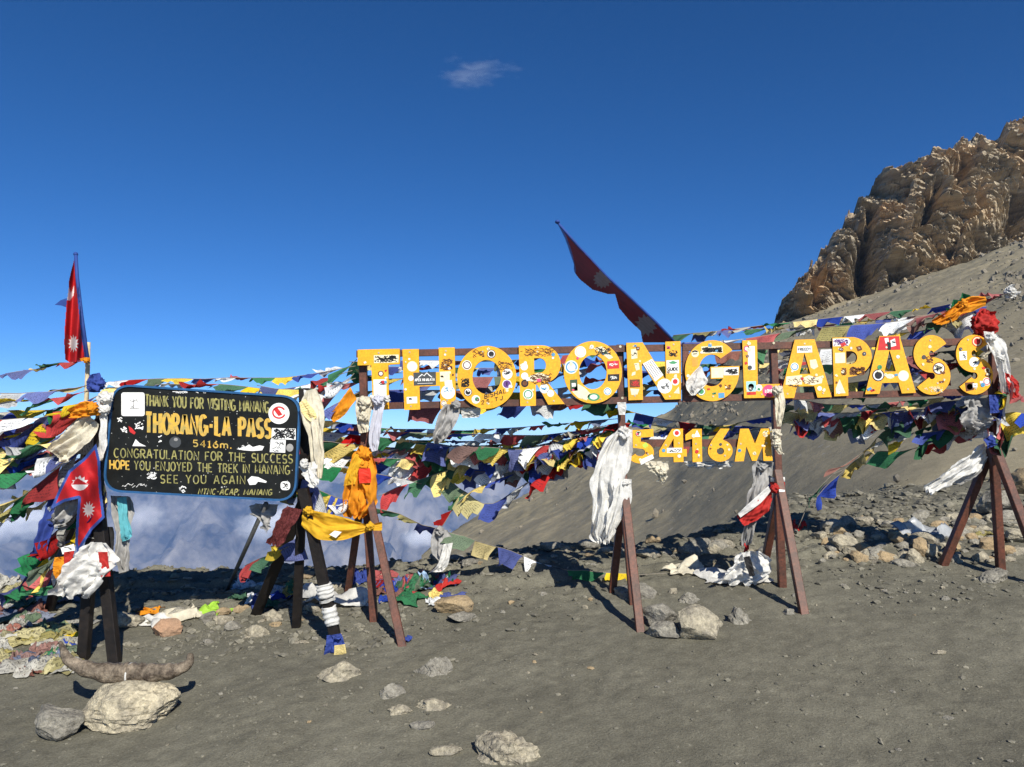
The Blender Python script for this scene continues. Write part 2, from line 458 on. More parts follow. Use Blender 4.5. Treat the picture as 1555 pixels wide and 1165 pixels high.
def scree_material(m):
    t = m.node_tree; L = t.links.new; p = t.nodes['Principled BSDF']
    p.inputs['Roughness'].default_value = 0.95; p.inputs['Specular IOR Level'].default_value = 0.1
    g = node(t, 'ShaderNodeNewGeometry')
    def noise(sc, det=6, rough=0.6, vec=None):
        n = node(t, 'ShaderNodeTexNoise'); n.inputs['Scale'].default_value = sc; n.inputs['Detail'].default_value = det
        n.inputs['Roughness'].default_value = rough; L(vec or g.outputs['Position'], n.inputs['Vector']); return n
    # slide tracks running down the slope
    uv = node(t, 'ShaderNodeUVMap'); uv.uv_map = 'uv'
    mp = node(t, 'ShaderNodeMapping'); mp.inputs['Scale'].default_value = (3.0, 46, 1); L(uv.outputs[0], mp.inputs['Vector'])
    n0 = noise(1.0, 7, .62, mp.outputs[0])
    cr = node(t, 'ShaderNodeValToRGB'); L(n0.outputs[0], cr.inputs[0])
    e = cr.color_ramp.elements
    e[0].position = .34; e[0].color = (.178, .161, .116, 1); e[1].position = .66; e[1].color = (.310, .268, .178, 1)
    q = e.new(.5); q.color = (.240, .212, .146, 1)
    n1 = noise(.035, 5, .6)
    r1 = node(t, 'ShaderNodeMapRange'); r1.inputs[1].default_value = .4; r1.inputs[2].default_value = .62; L(n1.outputs[0], r1.inputs[0])
    mA = node(t, 'ShaderNodeMix', data_type='RGBA'); L(r1.outputs[0], mA.inputs[0]); L(cr.outputs[0], mA.inputs[6]); mA.inputs[7].default_value = (.25, .215, .155, 1)
    m0 = node(t, 'ShaderNodeMath', operation='MULTIPLY'); L(r1.outputs[0], m0.inputs[0]); m0.inputs[1].default_value = .45
    L(m0.outputs[0], mA.inputs[0])
    n2 = noise(2.6, 10, .82)
    r2 = node(t, 'ShaderNodeMapRange'); r2.inputs[1].default_value = .3; r2.inputs[2].default_value = .7; r2.inputs[3].default_value = .76; r2.inputs[4].default_value = 1.24; L(n2.outputs[0], r2.inputs[0])
    m1 = node(t, 'ShaderNodeMix', data_type='RGBA', blend_type='MULTIPLY'); m1.inputs[0].default_value = 1
    L(mA.outputs[2], m1.inputs[6]); L(r2.outputs[0], m1.inputs[7])
    # pale scattered stones
    vo = node(t, 'ShaderNodeTexVoronoi'); vo.inputs['Scale'].default_value = 2.6; L(g.outputs['Position'], vo.inputs['Vector'])
    sc_ = node(t, 'ShaderNodeSeparateColor'); L(vo.outputs['Color'], sc_.inputs[0])
    lt = node(t, 'ShaderNodeMath', operation='LESS_THAN'); L(vo.outputs['Distance'], lt.inputs[0]); lt.inputs[1].default_value = .26
    gt = node(t, 'ShaderNodeMath', operation='GREATER_THAN'); L(sc_.outputs[0], gt.inputs[0]); gt.inputs[1].default_value = .9
    mu = node(t, 'ShaderNodeMath', operation='MULTIPLY'); L(lt.outputs[0], mu.inputs[0]); L(gt.outputs[0], mu.inputs[1])
    mu2 = node(t, 'ShaderNodeMath', operation='MULTIPLY'); L(mu.outputs[0], mu2.inputs[0]); mu2.inputs[1].default_value = .5
    m2 = node(t, 'ShaderNodeMix', data_type='RGBA'); L(mu2.outputs[0], m2.inputs[0]); L(m1.outputs[2], m2.inputs[6]); m2.inputs[7].default_value = (.34, .32, .28, 1)
    L(m2.outputs[2], p.inputs['Base Color'])
    n3 = noise(2.2, 10, .75)
    b = node(t, 'ShaderNodeBump'); b.inputs['Strength'].default_value = .32; b.inputs['Distance'].default_value = .2
    L(n3.outputs[0], b.inputs['Height']); L(b.outputs[0], p.inputs['Normal'])
scree_material(sm)
U, W = np.meshgrid(np.linspace(0, 1, nu), tt)
# texture axis: tracks follow the photographed fall line (down and to the left)
tu = np.stack([(P[..., 0] * 0.75 + P[..., 2] * .5).ravel() / 90, ((P[..., 2] - 0.62 * P[..., 0] + 0.25 * P[..., 1])).ravel() / 90], -1)
h_ob = mk('hillside', P.reshape(-1, 3), grid_faces(nu, nv), sm, origin=(0, 0, 0), uvs=tu)
tag(h_ob, kind='structure')

# rock cliff on the skyline
def cliff(name, base, ridge, nu, nv, depth_in, thick, seed, mcl, gullies=(), low=9):
    ridge = [(a, b, c + low * min(1, k / 4), d) for k, (a, b, c, d) in enumerate(ridge)]
    u0, u1 = base[0][0], base[-1][0]
    u = np.linspace(u0, u1, nu)
    b = interp_px(base, u); r = interp_px(ridge, u)          # each: px, py, depth
    Bw = at_np(b[:, 0], b[:, 1], b[:, 2]); Rw = at_np(r[:, 0], r[:, 1], r[:, 2])
    nb = 26
    v = np.concatenate([np.linspace(-0.08, 1, nv), 1 + np.linspace(.03, 1, nb)])
    P = np.zeros((nv + nb, nu, 3))
    for j, t in enumerate(v):
        if t <= 1:
            P[j] = Bw + (Rw - Bw) * t
            P[j, :, 1] -= depth_in * math.sin(math.pi * max(t, 0)) * 0.6
        else:
            P[j] = Rw + np.array([0.0, thick, -thick * .8]) * (t - 1)
    x, y, z = P[..., 0].copy(), P[..., 1].copy(), P[..., 2].copy()
    # strata dip down to the right
    st = z * 0.86 + x * 0.5 + 1.2 * fbm(x * .08, y * .08, z * .08, seed=seed + 9)
    sx0, sz0 = x * .87 - z * .5, x * .5 + z * .87
    big = ridged(x * .04 + .03 * z, y * .03, z * .05 - x * .02, octv=3, seed=seed)
    mid = ridged(sx0 * .09, y * .1, sz0 * .22, octv=4, seed=seed + 20)
    strat = np.abs(((st * .34) % 1.0) - .5) * 2 + .6 * (np.abs(((st * .83 + 0.3 * vnoise(x * .2, z * .2, seed=seed)) % 1.0) - .5) * 2)
    blk = vnoise(np.floor(x * .32 + .5 * vnoise(x * .3, z * .3, seed=3)), np.floor(st * .45), seed=seed + 30)
    fine = fbm(x * .7, y * .7, z * .7, octv=5, seed=seed + 40)
    w1 = x * .036 + .014 * z + .6 * fbm(x * .03, z * .03, seed=seed + 60, octv=3)
    saw = 1 - (w1 - np.floor(w1)); saw = saw * sstep(0, .10, 1 - saw)          # steep shaded left walls
    w2 = x * .15 - .05 * z + .9 * fbm(x * .06, z * .06, seed=seed + 63, octv=3)
    saw2 = 1 - (w2 - np.floor(w2)); saw2 = saw2 * sstep(0, .12, 1 - saw2)
    w3 = st * .115 + .7 * fbm(x * .05, z * .05, seed=seed + 66, octv=3)
    led = (w3 - np.floor(w3)); led = led * sstep(0, .16, 1 - led)             # ledges that overhang
    disp = 2.6 * saw * (.45 + .55 * big) + 1.8 * saw2 * (.3 + .7 * np.clip(mid, 0, 1)) + 5.0 * led * np.clip(.5 + fbm(x * .05, z * .05, seed=seed + 70), 0, 1.2) + 2.5 * big + 1.2 * mid + 2.0 * np.floor(strat * 2.2) / 2.2 + .3 * fine
    for (gx0, gy0, gx1, gy1, wd, dp) in gullies:
        # dark clefts, given as photo pixel lines
        pu = PW / 2 + F * x / (y * math.cos(PITCH) + (z - EYE) * math.sin(PITCH))
        pv = PH / 2 - F * ((z - EYE) * math.cos(PITCH) - y * math.sin(PITCH)) / (y * math.cos(PITCH) + (z - EYE) * math.sin(PITCH))
        tq = np.clip(((pu - gx0) * (gx1 - gx0) + (pv - gy0) * (gy1 - gy0)) / ((gx1 - gx0) ** 2 + (gy1 - gy0) ** 2), 0, 1)
        d = np.hypot(pu - gx0 - tq * (gx1 - gx0), pv - gy0 - tq * (gy1 - gy0)) + 5 * fbm(pu * .06, pv * .06, seed=seed + 50)
        disp = disp - dp * np.exp(-np.maximum(d, 0) ** 2 / wd ** 2)
    sx, sz = x * .87 - z * .5, x * .5 + z * .87          # strata frame
    wx, wz = sx + 1.5 * fbm(x * .15, z * .15, seed=seed + 80), sz + 1.5 * fbm(x * .15, z * .15, seed=seed + 84)
    disp = disp + 6.0 * worley(wx * .075, y * .07, wz * .13, seed + 90) + 2.4 * worley(wx * .2, y * .18, wz * .42, seed + 94) + .8 * worley(wx * .8, y * .7, wz * 1.3, seed + 97)
    disp = disp - 2.5
    fade = np.clip((v[:, None] + .08) / .1, 0, 1)
    nrm = np.array([-.25, -.9, .33])
    top = np.clip((v[:, None] - .9) / .1, 0, 1)
    side = np.where(v[:, None] > 1, .55, 1.0)
    P += (disp * fade * side)[..., None] * (nrm * (1 - .55 * top[..., None]) + np.array([0, 0, .10]) * top[..., None])
    o = mk(name, P.reshape(-1, 3), grid_faces(nu, nv + nb), mcl, origin=(0, 0, 0), smooth=False)
    return tag(o, kind='structure')

cm = bpy.data.materials.new('cliff_rock'); cm.use_nodes = True
def cliff_material(m):
    t = m.node_tree; L = t.links.new; p = t.nodes['Principled BSDF']
    p.inputs['Roughness'].default_value = 0.92; p.inputs['Specular IOR Level'].default_value = 0.15
    g = node(t, 'ShaderNodeNewGeometry')
    def noise(sc, det=6, rough=0.6, vec=None):
        n = node(t, 'ShaderNodeTexNoise'); n.inputs['Scale'].default_value = sc; n.inputs['Detail'].default_value = det
        n.inputs['Roughness'].default_value = rough; L(vec or g.outputs['Position'], n.inputs['Vector']); return n
    n1 = noise(.07, 7, .65)
    cr = node(t, 'ShaderNodeValToRGB'); L(n1.outputs[0], cr.inputs[0])
    e = cr.color_ramp.elements
    e[0].position = .36; e[0].color = (.31, .27, .21, 1); e[1].position = .68; e[1].color = (.50, .335, .185, 1)
    q = e.new(.5); q.color = (.42, .345, .245, 1)
    mp = node(t, 'ShaderNodeMapping'); mp.inputs['Rotation'].default_value = (0, math.radians(-30), 0); mp.inputs['Scale'].default_value = (.05, .05, .9)
    L(g.outputs['Position'], mp.inputs['Vector'])
    n2 = noise(1.2, 8, .65, mp.outputs[0])
    r2 = node(t, 'ShaderNodeMapRange'); r2.inputs[1].default_value = .35; r2.inputs[2].default_value = .65; r2.inputs[3].default_value = .55; r2.inputs[4].default_value = 1.3; L(n2.outputs[0], r2.inputs[0])
    m1 = node(t, 'ShaderNodeMix', data_type='RGBA', blend_type='MULTIPLY'); m1.inputs[0].default_value = 1
    L(cr.outputs[0], m1.inputs[6]); L(r2.outputs[0], m1.inputs[7])
    L(m1.outputs[2], p.inputs['Base Color'])
    n3 = noise(.55, 12, .72)
    ad = node(t, 'ShaderNodeMath', operation='ADD'); L(n3.outputs[0], ad.inputs[0]); L(n2.outputs[0], ad.inputs[1])
    b = node(t, 'ShaderNodeBump'); b.inputs['Strength'].default_value = .8; b.inputs['Distance'].default_value = .6
    L(ad.outputs[0], b.inputs['Height']); L(b.outputs[0], p.inputs['Normal'])
cliff_material(cm)
CB = [(0, 1172, 512, 152), (.08, 1232, 508, 154), (.2, 1300, 492, 157), (.33, 1345, 480, 160), (.48, 1400, 462, 163), (.56, 1432, 446, 166), (.68, 1475, 432, 170), (.76, 1508, 420, 173), (.84, 1552, 402, 176), (1, 1680, 350, 180)]
CR = [(0, 1177, 492, 160), (.06, 1188, 462, 164), (.12, 1225, 412, 167), (.19, 1247, 372, 170), (.25, 1272, 344, 173), (.32, 1305, 300, 177), (.37, 1330, 276, 180), (.43, 1352, 268, 182), (.49, 1380, 240, 184),
      (.54, 1406, 226, 186), (.6, 1436, 224, 188), (.66, 1465, 206, 190), (.74, 1500, 194, 192), (.84, 1552, 178, 195), (1, 1700, 128, 205)]
cliff('cliff', CB, CR, 620, 340, 9, 45, 70, cm,
      gullies=[(1322, 325, 1316, 380, 8, 9), (1316, 380, 1325, 468, 18, 17), (1350, 450, 1362, 415, 8, 9), (1462, 262, 1445, 285, 11, 10), (1550, 300, 1535, 350, 16, 13), (1412, 312, 1398, 350, 7, 8), (1255, 372, 1228, 430, 9, 4), (1478, 400, 1470, 380, 8, 8)])

# far range across the valley
nu, nv = 520, 150
xu = np.linspace(-8200, 8200, nu); yv = np.linspace(2500, 9000, nv)
X, Y = np.meshgrid(xu, yv)
rid = -95 + 70 * fbm(X * .0006, 3.0 + 0 * X, seed=81) + 45 * vnoise(X * .0021, 8.0 + 0 * X, seed=83) + 40 * np.exp(-((X - 250) / 300) ** 2)
yr = 6500 + 500 * vnoise(X * .0005, 5.0 + 0 * X, seed=85)
tq = (Y - 2500) / (yr - 2500)
rg = ridged(X * .0011 + .25 * fbm(X * .001, Y * .001, seed=90), Y * .00075, octv=6, seed=87)
spur = ridged(X * .0034 + .3 * fbm(X * .002, Y * .002, seed=91), Y * .0011, octv=4, seed=89)
body = -1480 + (rid + 1480) * np.clip(tq, 0, 1) ** 1.0
Z = body + (380 * (rg - .55) + 230 * (spur - .5)) * np.clip(np.sin(np.pi * np.clip(tq, 0, 1)), 0, 1) ** .7 - np.maximum(tq - 1, 0) * 900 + 26 * (spur - .5)
mm_ = bpy.data.materials.new('far_mountain_rock'); mm_.use_nodes = True
def far_material(m):
    t = m.node_tree; L = t.links.new; p = t.nodes['Principled BSDF']
    p.inputs['Roughness'].default_value = 1; p.inputs['Specular IOR Level'].default_value = 0
    g = node(t, 'ShaderNodeNewGeometry')
    n = node(t, 'ShaderNodeTexNoise'); n.inputs['Scale'].default_value = .0022; n.inputs['Detail'].default_value = 10; n.inputs['Roughness'].default_value = .68
    L(g.outputs['Position'], n.inputs['Vector'])
    cr = node(t, 'ShaderNodeValToRGB'); L(n.outputs[0], cr.inputs[0])
    e = cr.color_ramp.elements
    e[0].position = .40; e[0].color = (.035, .036, .042, 1); e[1].position = .60; e[1].color = (.28, .255, .23, 1)
    s = node(t, 'ShaderNodeSeparateXYZ'); L(g.outputs['Position'], s.inputs[0])
    a = node(t, 'ShaderNodeMapRange'); a.inputs[1].default_value = -190; a.inputs[2].default_value = -20; L(s.outputs[2], a.inputs[0])
    b = node(t, 'ShaderNodeMath', operation='ADD'); L(a.outputs[0], b.inputs[0]); L(n.outputs[0], b.inputs[1])
    c = node(t, 'ShaderNodeMapRange'); c.inputs[1].default_value = 1.05; c.inputs[2].default_value = 1.2; L(b.outputs[0], c.inputs[0])
    mx = node(t, 'ShaderNodeMix', data_type='RGBA'); L(c.outputs[0], mx.inputs[0]); L(cr.outputs[0], mx.inputs[6]); mx.inputs[7].default_value = (.75, .76, .8, 1)
    L(mx.outputs[2], p.inputs['Base Color'])
far_material(mm_)
tag(mk('mountains', np.stack([X.ravel(), Y.ravel(), Z.ravel()], -1), grid_faces(nu, nv), mm_, origin=(0, 0, 0)), kind='structure')

# air over the valley, and clouds
def volume_box(name, lo, hi, build):
    lo, hi = Vector(lo), Vector(hi)
    c = (lo + hi) / 2
    v = [(x, y, z) for x in (lo.x, hi.x) for y in (lo.y, hi.y) for z in (lo.z, hi.z)]
    f = [(0, 1, 3, 2), (4, 6, 7, 5), (0, 4, 5, 1), (2, 3, 7, 6), (0, 2, 6, 4), (1, 5, 7, 3)]
    m = bpy.data.materials.new(name + '_air'); m.use_nodes = True
    t = m.node_tree
    t.nodes.remove(t.nodes['Principled BSDF'])
    build(t, t.nodes['Material Output'])
    return mk(name, v, f, m, origin=c, smooth=False)

def haze_nodes(t, out):
    pv = node(t, 'ShaderNodeVolumePrincipled')
    pv.inputs['Color'].default_value = (.34, .56, 1.0, 1)
    pv.inputs['Density'].default_value = 9.0e-5
    pv.inputs['Anisotropy'].default_value = 0.0
    t.links.new(pv.outputs[0], out.inputs['Volume'])
tag(volume_box('haze', (-9500, -80, -1501.5), (9500, 9300, 122), haze_nodes), kind='stuff')

def cloud_nodes(half, dens, nscale, thr, stretch=(1, 1, 1), seed=0.0, aniso=-.5):
    def b(t, out):
        L = t.links.new
        tc = node(t, 'ShaderNodeTexCoord')
        mp = node(t, 'ShaderNodeMapping'); mp.inputs['Scale'].default_value = stretch; mp.inputs['Location'].default_value = (seed, seed * .7, 0)
        L(tc.outputs['Object'], mp.inputs['Vector'])
        n = node(t, 'ShaderNodeTexNoise'); n.inputs['Scale'].default_value = nscale; n.inputs['Detail'].default_value = 6; n.inputs['Roughness'].default_value = .62
        L(mp.outputs[0], n.inputs['Vector'])
        m2 = node(t, 'ShaderNodeMapping'); m2.inputs['Scale'].default_value = tuple(1 / h for h in half)
        L(tc.outputs['Object'], m2.inputs['Vector'])
        ln = node(t, 'ShaderNodeVectorMath', operation='LENGTH'); L(m2.outputs[0], ln.inputs[0])
        fo = node(t, 'ShaderNodeMapRange'); fo.inputs[1].default_value = .15; fo.inputs[2].default_value = 1.0; fo.inputs[3].default_value = 1 - thr; fo.inputs[4].default_value = -.25
        L(ln.outputs['Value'], fo.inputs[0])
        a = node(t, 'ShaderNodeMath', operation='ADD'); L(n.outputs[0], a.inputs[0]); L(fo.outputs[0], a.inputs[1])
        s = node(t, 'ShaderNodeMath', operation='SUBTRACT'); L(a.outputs[0], s.inputs[0]); s.inputs[1].default_value = .62
        mx = node(t, 'ShaderNodeMath', operation='MAXIMUM'); L(s.outputs[0], mx.inputs[0]); mx.inputs[1].default_value = 0
        mu = node(t, 'ShaderNodeMath', operation='MULTIPLY'); L(mx.outputs[0], mu.inputs[0]); mu.inputs[1].default_value = dens
        pv = node(t, 'ShaderNodeVolumePrincipled'); pv.inputs['Color'].default_value = (.98, .98, 1, 1); pv.inputs['Anisotropy'].default_value = aniso
        L(mu.outputs[0], pv.inputs['Density']); L(pv.outputs[0], out.inputs['Volume'])
    return b

def cloud(name, px0, py0, px1, py1, Y, dens, nscale, thr, stretch=(1, 1, 1), dep=.5, seed=0.0):
    a, b = at(px0, max(py0, py1), Y), at(px1, min(py0, py1), Y)
    w = b.x - a.x
    o = volume_box(name, (a.x, Y - w * dep / 2, a.z), (b.x, Y + w * dep / 2, b.z),
                   cloud_nodes((w / 2, w * dep / 2, (b.z - a.z) / 2), dens, nscale, thr, stretch, seed))
    return tag(o, kind='stuff')
cloud('cloud', 590, 158, 850, 58, 4200, .012, .009, .78, (.7, 1, 2.6), .4, 3.1)
cloud('valley_cloud', 290, 850, 545, 735, 4300, .018, .0055, .60, (1, 1, 1.6), .5, 1.7)
cloud('valley_cloud', -130, 850, 160, 730, 4300, .02, .0055, .56, (1, 1, 1.6), .5, 5.2)
cloud('valley_cloud', 140, 830, 300, 735, 4400, .011, .007, .62, (1, 1, 1.6), .5, 8.8)
cloud('valley_cloud', 590, 840, 690, 790, 4500, .02, .008, .2, (1, 1, 1.3), .5, 2.4)

# ------------------------------------------------------------------ flat outlines and vector writing
def arc(cx, cy, rx, ry, a0, a1, n=24):
    return [(cx + rx * math.cos(math.radians(a0 + (a1 - a0) * i / n)), cy + ry * math.sin(math.radians(a0 + (a1 - a0) * i / n))) for i in range(n + 1)]

def rrect(x0, y0, x1, y1, r=2):
    return arc(x1 - r, y0 + r, r, r, -90, 0, 4) + arc(x1 - r, y1 - r, r, r, 0, 90, 4) + arc(x0 + r, y1 - r, r, r, 90, 180, 4) + arc(x0 + r, y0 + r, r, r, 180, 270, 4)

def slab_geo(loops, Y, th, to=None):
    """solid plate whose front outline is given in photo pixels at depth Y"""
    to = to or (lambda q: at(q[0], q[1], Y))
    pts = [[to(p) for p in lp] for lp in loops]
    tris = mgeo.tessellate_polygon(pts)
    flat = [p for lp in pts for p in lp]
    n = len(flat)
    V = [tuple(p) for p in flat] + [(p.x, p.y + th, p.z) for p in flat]
    faces, mi = [], []
    for t in tris:
        a, b, c = [flat[i] for i in t]
        nrm = (b - a).cross(c - a)
        t = tuple(t) if nrm.y < 0 else tuple(reversed(t))
        faces.append(t); mi.append(0)
        faces.append(tuple(i + n for i in reversed(t))); mi.append(1)
    k = 0
    for lp in pts:
        m = len(lp)
        for i in range(m):
            a, b = k + i, k + (i + 1) % m
            faces.append((a, b, b + n, a + n)); mi.append(1)
        k += m
    return V, faces, mi

def plate(name, loops, Y, th, mats, parent, **kw):
    V, f, mi = slab_geo(loops, Y, th)
    if not isinstance(mats, (list, tuple)): mats = [mats, mats]
    return mk(name, V, f, list(mats), parent, midx=mi, smooth=False, **kw)

class Geo:
    def __init__(s): s.v, s.f, s.m = [], [], []
    def add(s, V, f, mi=None):
        k = len(s.v); s.v += [tuple(p) for p in V]; s.f += [tuple(i + k for i in q) for q in f]
        s.m += list(mi) if mi is not None else [0] * len(f)
    def ribbon(s, pts, w, Y, to=None):
        to = to or (lambda q: at(q[0], q[1], Y))
        L, Rr = ribbon_sides(pts, w)
        n = len(pts)
        V = [to(p) for p in L] + [to(p) for p in Rr]
        s.add(V, [(i, i + 1, n + i + 1, n + i) for i in range(n - 1)])
    def make(s, name, mats, parent=None, smooth=False, **kw):
        return mk(name, s.v, s.f, mats, parent, midx=s.m, smooth=smooth, **kw)

def ribbon_sides(pts, w):
    n = len(pts); L, Rr = [], []
    for i in range(n):
        a, b = pts[max(0, i - 1)], pts[min(n - 1, i + 1)]
        dx, dy = b[0] - a[0], b[1] - a[1]; d = math.hypot(dx, dy) or 1
        nx, ny = -dy / d * w / 2, dx / d * w / 2
        L.append((pts[i][0] + nx, pts[i][1] + ny)); Rr.append((pts[i][0] - nx, pts[i][1] - ny))
    return L, Rr

def E(cx, cy, rx, ry, a0, a1, n=10): return arc(cx, cy, rx, ry, a0, a1, n)
# letter strokes in a box of height 1 (y down from the cap line), with advance width
GL = {
    'A': (.66, [[(0, 1), (.3, 0), (.36, 0), (.66, 1)], [(.12, .66), (.54, .66)]]),
    'B': (.55, [[(0, 1), (0, 0)], [(0, .02)] + E(.27, .25, .24, .23, -90, 90) + [(0, .48)], [(0, .5)] + E(.28, .74, .27, .24, -90, 90) + [(0, .98)]]),
    'C': (.6, [E(.33, .5, .33, .5, -50, -310, 16)]),
    'D': (.6, [[(0, 1), (0, 0)], [(0, .02)] + E(.22, .5, .38, .48, -90, 90, 12) + [(0, .98)]]),
    'E': (.5, [[(.5, .03), (.02, .03), (.02, .97), (.5, .97)], [(.02, .5), (.42, .5)]]),
    'F': (.5, [[(.5, .03), (.02, .03), (.02, 1)], [(.02, .5), (.4, .5)]]),
    'G': (.64, [E(.33, .5, .33, .5, -48, -340, 16) + [(.64, .55)], [(.36, .56), (.66, .56), (.66, .9)]]),
    'H': (.58, [[(0, 0), (0, 1)], [(.58, 0), (.58, 1)], [(0, .5), (.58, .5)]]),
    'I': (.05, [[(.02, 0), (.02, 1)]]),
    'J': (.4, [[(.4, 0), (.4, .7)] + E(.2, .75, .2, .25, 0, 160, 8)]),
    'K': (.55, [[(0, 0), (0, 1)], [(.55, 0), (.03, .55)], [(.15, .42), (.56, 1)]]),
    'L': (.45, [[(.02, 0), (.02, .97), (.46, .97)]]),
    'M': (.72, [[(0, 1), (.04, 0), (.36, .8), (.68, 0), (.72, 1)]]),
    'N': (.6, [[(0, 1), (0, 0), (.6, 1), (.6, 0)]]),
    'O': (.66, [E(.33, .5, .33, .5, 0, 360, 20)]),
    'P': (.52, [[(0, 1), (0, 0)], [(0, .02)] + E(.26, .28, .26, .26, -90, 90) + [(0, .54)]]),
    'R': (.56, [[(0, 1), (0, 0)], [(0, .02)] + E(.27, .26, .26, .24, -90, 90) + [(0, .5)], [(.22, .5), (.56, 1)]]),
    'S': (.52, [E(.27, .27, .25, .26, -35, -265, 10) + E(.26, .75, .26, .25, -85, 150, 10)]),
    'T': (.58, [[(0, .03), (.58, .03)], [(.29, .03), (.29, 1)]]),
    'U': (.58, [[(0, 0), (0, .65)] + E(.29, .68, .29, .32, 180, 0, 10) + [(.58, 0)]]),
    'V': (.62, [[(0, 0), (.31, 1), (.62, 0)]]),
    'W': (.8, [[(0, 0), (.2, 1), (.4, .25), (.6, 1), (.8, 0)]]),
    'X': (.6, [[(0, 0), (.6, 1)], [(.6, 0), (0, 1)]]),
    'Y': (.6, [[(0, 0), (.3, .5), (.6, 0)], [(.3, .48), (.3, 1)]]),
    'Z': (.55, [[(0, .02), (.55, .02), (0, .98), (.55, .98)]]),
    '1': (.3, [[(0, .2), (.17, 0), (.17, 1)], [(0, .98), (.34, .98)]]),
    '2': (.5, [E(.25, .28, .25, .27, 190, 380, 8) + [(0, .98), (.5, .98)]]),
    '4': (.56, [[(.42, 1), (.42, 0), (0, .68), (.56, .68)]]),
    '5': (.5, [[(.48, .03), (.06, .03), (.04, .45)] + E(.24, .68, .26, .3, -110, 140, 10)]),
    '6': (.52, [[(.42, .0), (.1, .42)] + E(.26, .7, .25, .29, 200, 560, 16)]),
    'm': (.8, [[(0, 1), (0, .35)], E(.2, .55, .2, .2, 180, 360, 6) + [(.4, 1)], E(.6, .55, .2, .2, 180, 360, 6) + [(.8, 1)]]),
    '-': (.35, [[(.02, .5), (.33, .5)]]), '.': (.1, [[(.0, .96), (.12, .96)]]), ',': (.12, [[(.1, .85), (0, 1.15)]]), ' ': (.38, []),
}

def write(g, text, p0, p1, h0, h1, w, Y, slant=0.0, gap=.2, jit=0.0, seed=0):
    """brush lettering along a baseline from p0 to p1 (photo px) with cap heights h0..h1"""
    rr = random.Random(seed)
    tot = sum(GL[c][0] + gap for c in text) - gap
    x = 0
    k = 0
    for c in text:
        adv, strokes = GL[c]
        ju, jv = rr.uniform(-jit, jit), rr.uniform(-jit, jit)
        for st in strokes:
            pts = []
            for (u, v) in st:
                s = (x + u) / tot
                hh = h0 + (h1 - h0) * s
                by = p0[1] + (p1[1] - p0[1]) * s
                bx = p0[0] + (p1[0] - p0[0]) * s
                pts.append((bx + slant * (1 - v) * hh, by - (1 - v + jv) * hh))
            if len(pts) == 2:   # a little wobble in long strokes
                mid = ((pts[0][0] + pts[1][0]) / 2 + rr.uniform(-.15, .15), (pts[0][1] + pts[1][1]) / 2 + rr.uniform(-.15, .15))
                pts = [pts[0], mid, pts[1]]
            k += 1
            g.ribbon(pts, w * rr.uniform(.9, 1.1), Y - .00012 * (k % 4))
        x += adv + gap

def scribble(g, x0, y0, x1, y1, n, w, Y, seed, hgt=.5):
    rr = random.Random(seed)
    for k in range(n):
        cx, cy = rr.uniform(x0, x1), rr.uniform(y0, y1)
        pts = [(cx, cy)]
        for j in range(rr.randint(2, 5)):
            cx += rr.uniform(.5, 3.2); cy += rr.uniform(-2.4, 2.4) * hgt * 2
            if cx > x1 or not (y0 <= cy <= y1): break
            pts.append((cx, cy))
        if len(pts) > 1: g.ribbon(pts, w, Y - .00012 * (k % 3))

# ------------------------------------------------------------------ bars, tubes
def bar_geo(a, b, w, d, twist=0.0, taper=1.0):
    a, b = Vector(a), Vector(b)
    ax = (b - a).normalized()
    sx = Vector((1, 0, 0)); sx = (sx - ax * sx.dot(ax)).normalized() if abs(ax.x) < .95 else Vector((0, 0, 1))
    sy = ax.cross(sx)
    if twist:
        c, s = math.cos(twist), math.sin(twist); sx, sy = sx * c + sy * s, sy * c - sx * s
    V = []
    be = .12
    prof = [(-1 + be, -1), (1 - be, -1), (1, -1 + be), (1, 1 - be), (1 - be, 1), (-1 + be, 1), (-1, 1 - be), (-1, -1 + be)]
    n = 6
    for i in range(n):
        p = a + (b - a) * (i / (n - 1)); k = 1 + (taper - 1) * i / (n - 1)
        for (u, v) in prof: V.append(p + sx * (u * w / 2 * k) + sy * (v * d / 2 * k))
    m = len(prof)
    f = [(i * m + j, i * m + (j + 1) % m, (i + 1) * m + (j + 1) % m, (i + 1) * m + j) for i in range(n - 1) for j in range(m)]
    f += [tuple(range(m))[::-1], tuple((n - 1) * m + j for j in range(m))]
    return V, f

def bar(name, a, b, w, d, mt, parent, **kw):
    V, f = bar_geo(a, b, w, d, **kw)
    return mk(name, V, f, mt, parent, smooth=False)

def tube_geo(pts, rad, sides=6, cap=True):
    pts = [Vector(p) for p in pts]
    if not isinstance(rad, (list, tuple, np.ndarray)): rad = [rad] * len(pts)
    V, f = [], []
    n = len(pts)
    prev = Vector((0, 0, 1))
    for i in range(n):
        t = (pts[min(i + 1, n - 1)] - pts[max(i - 1, 0)]).normalized()
        s = prev.cross(t)
        if s.length < .05: s = Vector((1, 0, 0)).cross(t)
        s.normalize(); q = t.cross(s)
        for k in range(sides):
            an = 2 * math.pi * k / sides
            V.append(pts[i] + (s * math.cos(an) + q * math.sin(an)) * rad[i])
    for i in range(n - 1):
        for k in range(sides):
            f.append((i * sides + k, i * sides + (k + 1) % sides, (i + 1) * sides + (k + 1) % sides, (i + 1) * sides + k))
    if cap: f += [tuple(range(sides))[::-1], tuple((n - 1) * sides + k for k in range(sides))]
    return V, f

